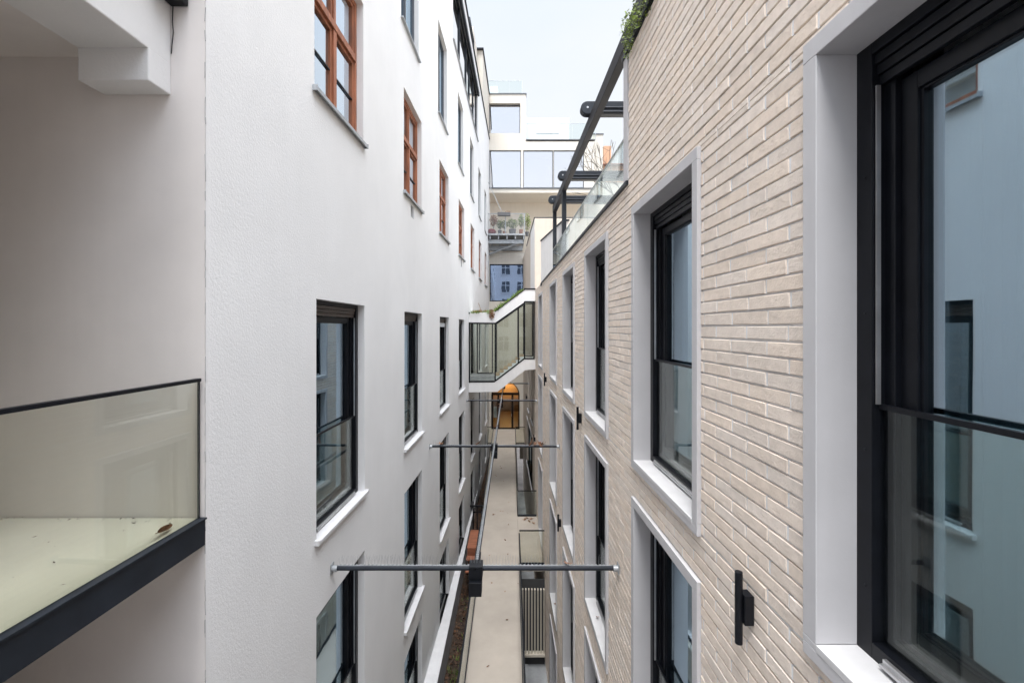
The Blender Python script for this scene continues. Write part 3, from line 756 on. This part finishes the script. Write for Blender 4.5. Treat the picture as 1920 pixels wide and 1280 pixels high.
for k in range(n):
    a = 929 + 54 * k / n; z = 709 - 42 * (k + 1) / n
    q = MB(); q.prism([BP_(a, z + 9.4), BP_(a, z + 1.8), BP_(a + 54 / n, z + 1.8), BP_(a + 54 / n, z + 9.4)], (0, 1.35, 0)); q.v = [(x, y + .12, zz) for x, y, zz in q.v]
    s_ = q.build('stair', 'white', GB)
    q = MB(); q.prism([BP_(a - .8, z + 1.8), BP_(a - .8, z), BP_(a + 54 / n, z), BP_(a + 54 / n, z + 1.8)], (0, 1.35, 0)); q.v = [(x, y + .12, zz) for x, y, zz in q.v]
    q.build('tread', 'oak', s_)
q = MB(); q.prism([BP_(872, 714), BP_(872, 706), BP_(928, 706), BP_(928, 714)], (0, 1.5, 0)); q.v = [(x, y + .15, zz) for x, y, zz in q.v]; q.build('landing', 'kerb', GB)
q = MB(); bar(q, (983, 541.5), (1004, 541.5), .05, YB - .03, DB + .06); bar(q, (985.5, 541.5), (928, 584), .035, YB - .02, .06); q.build('roof_edge', 'black', GB)
q = MB(); q.tube(BP_(879, 586.8, YB - .06), BP_(879, 586.8, YB + .1), .05, 14); q.build('drain_end', 'black', GB)
gr = MB()
for k in range(26):
    px = 886 + 3.7 * k; py = 587 if px < 927 else 584 - (px - 927.6) * .735
    leaves(gr, BP_(px, py - .6, YB + .25), (.10, .28, .07), 50, .035)
for k in range(150):
    t = random.random(); px = 884 + 98 * t; py = 587 if px < 927 else 584 - (px - 927.6) * .735
    x, y, z = BP_(px, py); blades(gr, (x, YB + random.uniform(.0, .9), z - .02), 14, (.09, .15), .06, .24, .010, .6)
o = gr.build('grass', 'grass'); o['kind'] = 'stuff'; tag(o, 'green grass and moss growing on the bridge roof', 'grass')
bp = thing('hanging_plant', BP_(922, 588), 'rusty brown withered plant hanging over the bridge roof edge', 'plant')
q = MB(); leaves(q, BP_(922, 589, YB - .05), (.13, .06, .22), 160, .035); q.build('foliage', 'rust', bp)
q = MB(); q.tube(BP_(921, 585, YB), BP_(922, 592, YB - .08), .008, 5); q.build('stem', 'bark', bp)
bp = thing('dry_weed', BP_(897, 587, YB + .1), 'thin bare reddish weed stalks rising from the bridge roof', 'plant')
q = MB(); q.tube(BP_(903, 586, YB + .1), BP_(897, 567, YB + .1), .012, 5, .004); q.tube(BP_(899, 573, YB + .1), BP_(896, 568, YB + .05), .008, 5, .003); q.tube(BP_(886, 586, YB + .1), BP_(887, 575, YB + .12), .008, 5, .003)
q.tube(BP_(912, 586, YB + .2), BP_(910, 577, YB + .2), .008, 5, .003)
q.build('stem', 'rust', bp); q = MB(); leaves(q, BP_(898, 583, YB), (.35, .1, .06), 60, .03); q.build('foliage', 'rust', bp)

# ================================================================ REAR: white stepped building
YR = 32.5; SR = F / YR
def PR(px, py, y=YR): return ((px - 960) / SR, y, (615 - py) / SR)
RF = lambda a, n, c: (a, YR - n, c)
WB = thing('stepped_building', (0, YR, -7.3), 'white stepped modern building closing the alley with wide windows and an arched doorway', 'building')
xa, xb_ = -1.75, .95
q = MB()
# lower block with arch opening and wide window
ax0, ax1, zsp, zb = -1.487, .545, (615 - 741) / SR, PZ(YR) - .05
wx0, wx1, wz0, wz1 = (918 - 960) / SR, (987.5 - 960) / SR, (615 - 565) / SR, (615 - 495) / SR
ac, ar = (ax0 + ax1) / 2, (ax1 - ax0) / 2
zt = wz0 - .05
q.poly([(xa, YR, zb - 2), (ax0, YR, zb - 2), (ax0, YR, zt), (xa, YR, zt)]); q.poly([(ax1, YR, zb - 2), (xb_, YR, zb - 2), (xb_, YR, zt), (ax1, YR, zt)])
arc = [(ac - ar * math.cos(math.pi * k / 24), zsp + ar * math.sin(math.pi * k / 24)) for k in range(25)]
for (x0, z0), (x1, z1) in zip(arc, arc[1:]):
    q.poly([(x0, YR, z0), (x1, YR, z1), (x1, YR, zt), (x0, YR, zt)]); q.poly([(x0, YR, z0), (x1, YR, z1), (x1, YR + .35, z1), (x0, YR + .35, z0)])
for x in (ax0, ax1): q.poly([(x, YR, zb - 1), (x, YR + .35, zb - 1), (x, YR + .35, zsp), (x, YR, zsp)])
facade(q, RF, xa, 1.35, zt, (615 - 474) / SR, [(wx0, wx1, wz0, wz1)], .15)
q.build('wall', 'rear', WB)
frw = lambda a, n, c: tuple(Vector((a, -n, c)) + wpos(WB))
def rear_window(px0, px1, py0, py1, y=YR, **kw):
    a0, c0 = (px0 - 960) / SR, (615 - py1) / SR
    o = plain_window(WB, frw, (px1 - px0) / SR, (py1 - py0) / SR, kw.pop('d0', .1), **kw); o.location = Vector((a0, y, c0)) - wpos(WB); return o
rear_window(918, 987.5, 495, 565, gl='bglass', frame='black', sill=False, fw=.07)
# arched glazed door
dr = MB(); yd = YR + .30
for px0, px1 in ((921, 924.3), (932.4, 936), (959, 962.6), (972, 975)): dr.box(XY, (px0 - 960) / SR, (px1 - 960) / SR, yd, yd + .08, zb, zsp + (.0 if px0 in (921, 972) else .0))
dr.box(XY, ax0, ax1, yd - .01, yd + .08, (615 - 741.5) / SR, (615 - 737) / SR); dr.box(XY, ax0, ax1, yd - .005, yd + .08, zb, zb + .17)
for (x0, z0), (x1, z1) in zip(arc, arc[1:]):
    s0 = .93; dr.prism([(x0, yd, z0), (x1, yd, z1), (ac + (x1 - ac) * s0, yd, zsp + (z1 - zsp) * s0), (ac + (x0 - ac) * s0, yd, zsp + (z0 - zsp) * s0)], (0, .08, 0))
dro = dr.build('arched_door', 'black', WB)
q = MB(); q.prism([(x, yd + .03, z) for x, z in arc] + [(ax1, yd + .03, zb + .1), (ax0, yd + .03, zb + .1)], (0, .012, 0)); q.build('pane', 'cglass', dro)
q = MB(); q.tube((.0 - .04, yd - .04, -6.35), (.0 - .04, yd - .04, -6.15), .016, 8); q.build('handle', 'silver', dro)
q = MB(); q.box(XY, (925 - 960) / SR, (931.5 - 960) / SR, yd + .2, yd + .3, (615 - 785) / SR, (615 - 764) / SR); q.build('letter_box', 'galv', dro)
vt = MB(); yv = YR + 7.5
for (x0, z0), (x1, z1) in zip(arc, arc[1:]): vt.poly([(x0 * 1.15, YR + .36, z0 + .1), (x1 * 1.15, YR + .36, z1 + .1), (x1 * 1.15, yv, z1 + .1), (x0 * 1.15, yv, z0 + .1)])
for x in (ax0 * 1.15, ax1 * 1.15): vt.poly([(x, YR + .36, zb), (x, yv, zb), (x, yv, zsp + .1), (x, YR + .36, zsp + .1)])
vt.poly([(-2.6, yv, zb), (1.4, yv, zb), (1.4, yv, -3), (-2.6, yv, -3)]); vt.poly([(-2.6, YR + .36, zb + .02), (1.4, YR + .36, zb + .02), (1.4, yv, zb + .02), (-2.6, yv, zb + .02)])
vt.build('passage', 'vault', WB)
MB().box(XY, ax0 * 1.15 + .01, ax1 * 1.15 - .01, yv - .08, yv - .01, zb + .03, -6.25).build('passage_shade_panel', 'bronze', WB)  # dark panel added to shade the back wall below the lamp glow
MB().box(XY, ax0 * 1.15 + .01, ax1 * 1.15 - .01, YR + .5, yv - .09, zb + .025, zb + .05).build('passage_floor', 'bronze', WB)  # dark sheet over the floor, keeps the lower passage dim
pla = thing('passage_lamp', (-.42, YR + 6.7, -4.55), 'glowing warm orange ceiling lamp inside the arched passage', 'lamp')
q = MB(); q.tube((-.42, YR + 6.7, -4.56), (-.42, YR + 6.7, -4.66), .20, 20); q.build('lamp_shade', 'lamp', pla)
MB().tube((-.42, YR + 6.7, -4.56), (-.42, YR + 6.7, -3.64), .012, 6).build('cord', 'black', pla)

# recess above the lower block, overhang with big windows, upper storeys
YW = 35.1
q = MB(); q.box(XY, -2.2, 8.0, YW, YW + .3, 3, 10.2); q.build('recessed_wall', 'cream', WB)
q = MB(); q.box(XY, -1.6, 1.05, YR + .01, YR + .03, 5.37, 5.38); q.box(XY, -1.75, 1.3, YR + .6, YW, 5.32, 5.37); q.build('lower_roof', 'kerb', WB)
q = MB()
zb1, zt1 = (615 - 361.5) / SR, (615 - 263) / SR
xw1 = (1114 - 960) / SR
wins = [(917, 977, 282, 352), (981, 1037, 282, 352), (1037.6, 1095, 282, 352)]
hw = [((a - 960) / SR, (b - 960) / SR, (615 - d_) / SR, (615 - c) / SR) for a, b, c, d_ in wins]
facade(q, RF, -1.9, xw1, zb1, zt1, hw, .15)
MB().box(XY, -1.9, xw1 - .01, YR + .01, YW, zb1 - .004, zb1 + .05).build('soffit', 'cream', WB)
q.poly([(xw1, YR, zb1), (xw1, YR + 6, zb1), (xw1, YR + 6, zt1), (xw1, YR, zt1)])
xw2 = (1133 - 960) / SR
q.box(XY, xw1 + .002, xw2, YR + .5, YR + 6, zb1, (615 - 254) / SR * 1.02)
q.build('wall', 'rear', WB)
for a in wins: rear_window(*a, gl='rglass', frame='greyframe', sill=False, d0=.06, fw=.05)
q = MB(); q.box(RF, -1.75, xw1, .001, .05, (615 - 354) / SR, (615 - 352.3) / SR)
q.box(RF, (986 - 960) / SR, xw1 + .06, -.4, .04, zt1, zt1 + .06); q.box(XY, xw1, xw2 + .05, YR + .45, YR + 6, (615 - 254) / SR * 1.02, (615 - 254) / SR * 1.02 + .06); q.build('band_edge', 'greyframe', WB)
# upper left block
zu0, zu1 = zt1, (615 - 177) / SR; xu1 = (986 - 960) / SR
hu = [((917 - 960) / SR, (975.5 - 960) / SR, (615 - 250) / SR, (615 - 194) / SR)]
q = MB(); facade(q, RF, -2.2, xu1, zu0, zu1, hu, .3); q.poly([(xu1, YR, zu0), (xu1, YR + 6, zu0), (xu1, YR + 6, zu1), (xu1, YR, zu1)])
q.poly([(-2.2, YR, zu1), (xu1, YR, zu1), (xu1, YR + 6, zu1), (-2.2, YR + 6, zu1)]); q.build('upper_storey', 'rear', WB)
rear_window(917, 975.5, 194, 250, gl='rglass', frame='greyframe', sill=False, d0=.24, fw=.05)
q = MB(); q.box(RF, -2.2, xu1 + .05, -.5, .05, zu1, zu1 + .06); q.build('coping', 'greyframe', WB)
# penthouse behind the roof terrace
q = MB(); yp = YR + 3.0; sp = F / yp
q.box(XY, (984 - 960) / sp, (1067 - 960) / sp, yp, yp + 4, zt1 - .1, (615 - 221) / sp); q.build('penthouse', 'frost', WB)
q = MB(); q.box(XY, (1006 - 960) / sp, (1048 - 960) / sp, yp - .05, yp - .002, (615 - 250) / sp, (615 - 224) / sp); q.build('blind', 'white', WB)
q = MB(); q.box(XY, xu1 + .02, xw1, YR, YR + 6, zt1 - .1, zt1 - .02); q.build('terrace_floor', 'kerb', WB)
def rail2(label, x0, x1, y, z0, h):
    t = thing('roof_railing', ((x0 + x1) / 2, y, z0), label, 'railing', 'glass railings on the roofs of the white building')
    n = 3
    for k in range(n): MB().box(XY, x0 + (x1 - x0) * k / n + .01, x0 + (x1 - x0) * (k + 1) / n - .01, y, y + .016, z0, z0 + h).build('glass_panel', 'cglass', t)
    q = MB(); q.box(XY, x0, x1, y - .01, y + .026, z0 + h, z0 + h + .03); q.build('handrail', 'galv', t)
    q = MB(); q.box(XY, x1 - .03, x1, y - .006, y + .02, z0, z0 + h); q.build('post', 'galv', t)
rail2('glass railing on the highest roof of the white stepped building', -2.0, (979 - 960) / SR, YR + .12, zu1 + .06, .95)
rail2('glass railing round the wide terrace of the white stepped building', xu1 + .03, (1119 - 960) / SR * .99, YR + .1, zt1 + .06, 1.15)
sb = MB(); sb.box(XY, -2.0, (933 - 960) / SR, YR + .8, YR + 2.5, zu1 + .061, zu1 + 1.0); o = sb.build('roof_cabinet', 'frost'); tag(o, 'frosted grey cabinet behind the topmost glass railing', 'cabinet')
# small windows in the recessed wall
for a, b in ((1008, 1018), (1022, 1033)): rear_window(a, b, 396, 420, y=YW, gl='rglass', frame='white', sill=False, d0=-.03, fw=.09)

# steel balcony
YBL = 31.3; sbl = F / YBL
def PBL(px, py, y=YBL): return ((px - 960) / sbl, y, (615 - py) / sbl)
x0, x1 = (911 - 960) / sbl, (984.5 - 960) / sbl; zf = (615 - 438) / sbl; zr = (615 - 401) / sbl
SB = thing('steel_balcony', (x0 + 1.3, YBL + 1, zf), 'galvanised steel balcony full of potted plants at the alley end', 'balcony')
q = MB(); q.box(XY, x0, x1, YBL, YBL + 3.7, zf - .10, zf); q.build('platform', 'galv', SB)
q = MB()
for k in range(5): q.box(XY, x0 + .25 + k * .58, x0 + .33 + k * .58, YBL + .1, YBL + 3.6, zf - .36, zf - .101)
q.box(XY, x0 + .1, x1 - .1, YBL + .3, YBL + .42, zf - .62, zf - .361); q.box(XY, x0 + .05, x1 - .15, YBL + 1.1, YBL + 1.5, zf - .95, zf - .62)
q.build('support_beam', 'galv', SB)
q = MB(); q.tube((x1 - .35, YBL + .36, zf - .55), (x0 - .02, YBL + .9, zf - 1.35), .075, 10); q.build('brace', 'galv', SB)
ba_ = MB(); n = 46
for k in range(n): ba_.box(XY, x0 + (x1 - x0) * k / n, x0 + (x1 - x0) * k / n + .013, YBL, YBL + .013, zf, zr)
for k in range(22): ba_.box(XY, x1 - .013, x1, YBL + .05 + k * .055, YBL + .063 + k * .055, zf, zr)
ba_.build('baluster', 'galv', SB)['kind'] = 'stuff'
q = MB(); q.box(XY, x0, x1, YBL - .01, YBL + .03, zr, zr + .04); q.box(XY, x1 - .03, x1 + .01, YBL + .03, YBL + 1.3, zr, zr + .04)
for p in (x0, (x0 + x1) / 2 - .03, x1 - .05): q.box(XY, p, p + .05, YBL - .008, YBL + .028, zf - .1, zr)
q.build('railing', 'galv', SB)
q = MB(); q.tube((x0 + .15, YBL + .05, zr + 2.2), (x0 + 1.15, YBL + .1, zr + .05), .018, 8); q.build('tie_rod', 'galv', SB)

def potted(px, base, ph, fol, fm, label, rad, n, pm='pot', pr=.14, dy=.35):
    x = (px - 960) / sbl; y = YBL + dy; z = zf
    t = thing('potted_plant', (x, y, z), label, 'potted plant', 'potted plants on the steel balcony')
    q = MB(); q.tube((x, y, z + .002), (x, y, z + ph), pr * .75, 14, pr); q.build('pot', pm, t)
    q = MB(); q.tube((x, y, z + ph), (x + .03, y, z + fol * .8), .016, 6, .006); q.tube((x, y, z + ph + .1), (x + .12, y - .05, z + fol * .9), .010, 5, .004); q.tube((x, y, z + ph + .1), (x - .12, y - .03, z + fol * .85), .010, 5, .004); q.build('stem', 'bark', t)
    q = MB(); leaves(q, (x, y, z + fol * .72), rad, int(n * 1.5), .06); q.build('foliage', fm, t)
potted(925, 0, .25, 1.35, 'rust', 'potted plant with tall orange autumn foliage at the balcony left end', (.30, .2, .40), 260)
potted(937, 0, .3, 1.0, 'green', 'leafy green potted plant behind the red cushion on the balcony', (.24, .2, .34), 190, 'potgrey')
potted(946, 0, .22, .95, 'green', 'green plant in a terracotta pot in the middle of the balcony', (.2, .2, .3), 150)
potted(961, 0, .36, 1.05, 'green', 'bushy green plant in a wide grey planter on the balcony', (.40, .2, .36), 360, 'potgrey', .26)
potted(977, 0, .34, 1.35, 'green', 'tall green plant in a terracotta pot by the balcony right post', (.20, .2, .48), 220)
potted(989, 0, .3, 1.4, 'green', 'tall straggly plant outside the balcony right corner', (.25, .25, .65), 230, 'potgrey', .14, .9)
hb_ = thing('hanging_planter', PBL(944, 401), 'dark grey window box hung on the balcony top rail', 'planter')
q = MB(); q.box(XY, (933 - 960) / sbl, (957 - 960) / sbl, YBL - .2, YBL - .011, (615 - 406) / sbl, (615 - 399) / sbl); q.build('box', 'potgrey', hb_, bevel=.01)
q = MB(); leaves(q, PBL(952, 398, YBL - .1), (.2, .08, .07), 90, .03); q.build('foliage', 'rust', hb_)
cu = thing('cushion', PBL(922, 436), 'dark red round cushion on the balcony floor behind the bars', 'cushion')
bm = bmesh.new(); bmesh.ops.create_uvsphere(bm, u_segments=20, v_segments=12, radius=.30)
q = MB(); off = Vector(PBL(921.5, 433, YBL + .35)); bm.verts.ensure_lookup_table()
q.v = [tuple(Vector((v.co.x, v.co.y * .6, v.co.z * .75)) + off) for v in bm.verts]; q.f = [tuple(v.index for v in f_.verts) for f_ in bm.faces]; bm.free()
q.build('cover', 'red', cu, smooth=True)

# ================================================================ beyond: orange house, bare tree, building behind the viewer
OH = thing('orange_house', (14.2, 60, -12), 'distant orange house with chimney seen through the terrace glass', 'house')
q = MB(); q.box(XY, 12.0, 19.5, 60, 70, -12, 21.0); q.build('wall', 'rear', OH)
q = MB(); q.box(XY, 12.0, 19.5, 59.9, 59.995, 19.2, 21.4); q.build('gable_band', 'orange', OH)
q = MB(); q.prism([(11.8, 59.6, 21.4), (19.7, 59.6, 21.4), (19.7, 65, 23.0), (11.8, 65, 23.0)], (0, 0, .15)); q.build('roof', 'tile', OH)
q = MB(); q.box(XY, 12.3, 13.3, 61, 62, 21.4, 24.4); q.build('chimney', 'orange', OH)
for k in range(4):
    for j in range(3):
        q = MB(); q.box(XY, 12.7 + k * 1.7, 13.6 + k * 1.7, 59.9, 59.99, 8.2 + j * 3.6, 10.2 + j * 3.6); q.build('window', 'greyframe', OH)
TR = thing('bare_tree', (8.3, 26, 1.4), 'bare leafless twigs showing left of the brick wall under the pergola', 'tree')
q = MB()
def branch(p, dv, ln, r, dep):
    e = p + dv * ln; q.tube(p, e, r, 6, r * .65, cap=False)
    if dep == 0: return
    for _ in range(3):
        nd = (dv + Vector((random.gauss(0, .45), random.gauss(0, .45), random.gauss(.05, .35)))).normalized(); branch(e, nd, ln * random.uniform(.62, .8), r * .62, dep - 1)
random.seed(21); branch(Vector((8.3, 26, 1.4)), Vector((0, 0, 1)), 3.9, .12, 5); random.seed(5)
q.build('trunk', 'bark', TR)
BB = thing('opposite_building', (0, -28, -12), 'grey building behind the viewer seen only mirrored in the far window', 'building')
q = MB(); q.box(XY, -16, 16, -29, -28, -12.2, 14); q.build('wall', 'white', BB)
for k in range(6):
    for j in range(6):
        q = MB(); q.box(XY, -8.5 + k * 3.2, -6.9 + k * 3.2, -27.99, -27.94, -7 + j * 3.6, -4.9 + j * 3.6); ow = q.build('window', 'greyframe', BB); c_ = Vector((-7.7 + k * 3.2, -27.93, -5.95 + j * 3.6)); fr2 = MB(); fr2.box(XY, c_.x - .06, c_.x + .06, -27.938, -27.90, c_.z - 1.0, c_.z + 1.0); fr2.box(XY, c_.x - .78, c_.x + .78, -27.939, -27.905, c_.z + .25, c_.z + .37); rectframe(fr2, lambda a, n_, c: (a, -27.93 + n_, c), c_.x - .95, c_.x + .95, c_.z - 1.2, c_.z + 1.2, .16, 0, .06); fr2.build('frame', 'white', ow)

# ================================================================ fallen leaves, one object each
def leaf_mesh(size):
    q = MB(); out_ = []
    for k in range(10):
        t = 2 * math.pi * k / 10; r = 1.0 if k % 2 == 0 else .42
        if k == 5: r = .3
        out_.append(Vector((math.cos(t) * r * size, math.sin(t) * r * size * .8, .0)))
    for v in out_: v.z = size * .55 * (v.y / size) ** 2 + size * .25 * abs(v.x / size) * random.uniform(.3, 1.2)
    i = len(q.v); q.v.append((0, 0, .0)); q.v += [tuple(v) for v in out_]
    for k in range(10): q.f.append((0, 1 + k, 1 + (k + 1) % 10))
    q.f.append(tuple()) if False else None
    q.tube((0, 0, .002), (-size * 1.3, size * .15, size * .25), size * .03, 4)
    return q
def curl_leaf(size):
    q = MB(); n = 8
    for k in range(n + 1):
        t = k / n; wd = size * .38 * math.sin(math.pi * min(1, t * .96 + .04)) ** .7 + .001; x = (t - .5) * 2 * size; z = size * (.55 * (t - .5) ** 2 * 2 + .1)
        q.v += [(x, -wd, z + wd * .8), (x, 0, z), (x, wd, z + wd * .9)]
    for k in range(n):
        for j in (0, 1): q.f.append((3 * k + j, 3 * k + j + 1, 3 * k + j + 4, 3 * k + j + 3))
    q.tube((-size, 0, size * .37), (-size * 1.4, 0, size * .5), size * .03, 4)
    return q
LP = [leaf_mesh(.06), curl_leaf(.05), leaf_mesh(.07), curl_leaf(.06)]
LMD = []
for i, q in enumerate(LP):
    me = bpy.data.meshes.new('dry_leaf'); me.from_pydata(q.v, [], q.f); me.materials.append(M['leaf']); LMD.append(me)
def leaf(p, label, group=None, s_=1.0, tilt=.3):
    o = bpy.data.objects.new('dry_leaf', random.choice(LMD)); COL.objects.link(o); o.location = p
    o.rotation_euler = (random.uniform(-tilt, tilt), random.uniform(-tilt, tilt), random.uniform(0, 6.28)); o.scale = (s_, s_, s_)
    tag(o, label, 'leaf', group); return o
for _ in range(26):
    y = random.uniform(9.5, 28); leaf((random.uniform(-1.0, .2), y, PZ(y) + .012), 'single brown dry leaf lying on the cream path', 'dry leaves scattered on the path', random.uniform(.5, .95))
for px, py in ((988, 972), (996, 973), (992, 978), (984, 974), (1000, 981)):
    Y = 8.87 / ((py - 615) / F + .049); leaf(((px - 960) / F * Y, Y, PZ(Y) + .015), 'brown dry leaf in the small heap on the landing by the wall', 'dry leaves heaped on the landing', 1.7)
for px, lab in ((1063, 'brown curled leaf caught on the nearest cross bar, right part'),):
    leaf(((px - 960) / F * 5.7, 5.7, -2.945), lab, None, 1.0, .9)
for k, (dx, dz) in enumerate(((0, .05), (.10, .06), (-.09, .07), (.16, .05))):
    leaf(((1004 - 960) / F * 11.68 + dx, 11.68, -3.03 + dz), 'brown leaf of the clump caught on the second cross bar by the brick wall', 'leaf clump on the second cross bar', 1.7, 1.0)
leaf(((826 - 960) / F * 11.68, 11.68, -2.97), 'orange brown leaf on the left end of the second cross bar', None, 1.6, .3)
leaf(((897 - 960) / F * 11.68, 11.68, -2.97), 'small brown leaf on the second cross bar left of its box', None, 1.2, .6)
for px, py, y in ((939, 766, 17.6), (940, 772, 17.0), (932, 802, 13.6)):
    leaf((-.45, y, -2.95), 'brown leaf stuck on the long pipe below the bridge', 'leaves on the long pipe', 1.3, .7)
lf = leaf(LW(3.15, -.10, -1.41), 'large brown dry leaf leaning on the balcony glass', None, 1.5, .2); lf.data = LMD[3]; lf.rotation_euler = (.5, .1, 1.75); lf.scale = (1.5, .9, 1.2)
leaf(RW(7.3, -.06, -4.63), 'dark curled leaf on a white sill of the lower brick window row', None, .9, .5)
leaf(RW(13.2, -.06, -7.99), 'dark curled leaf on a white sill just above the light well', None, .9, .5)
for k in range(5): leaf((.6 + random.uniform(-.25, .35), 14.2 + random.uniform(-.6, .5), -11.47), 'dark leaf on the floor of the near light well', 'leaves in the near light well', 1.5)
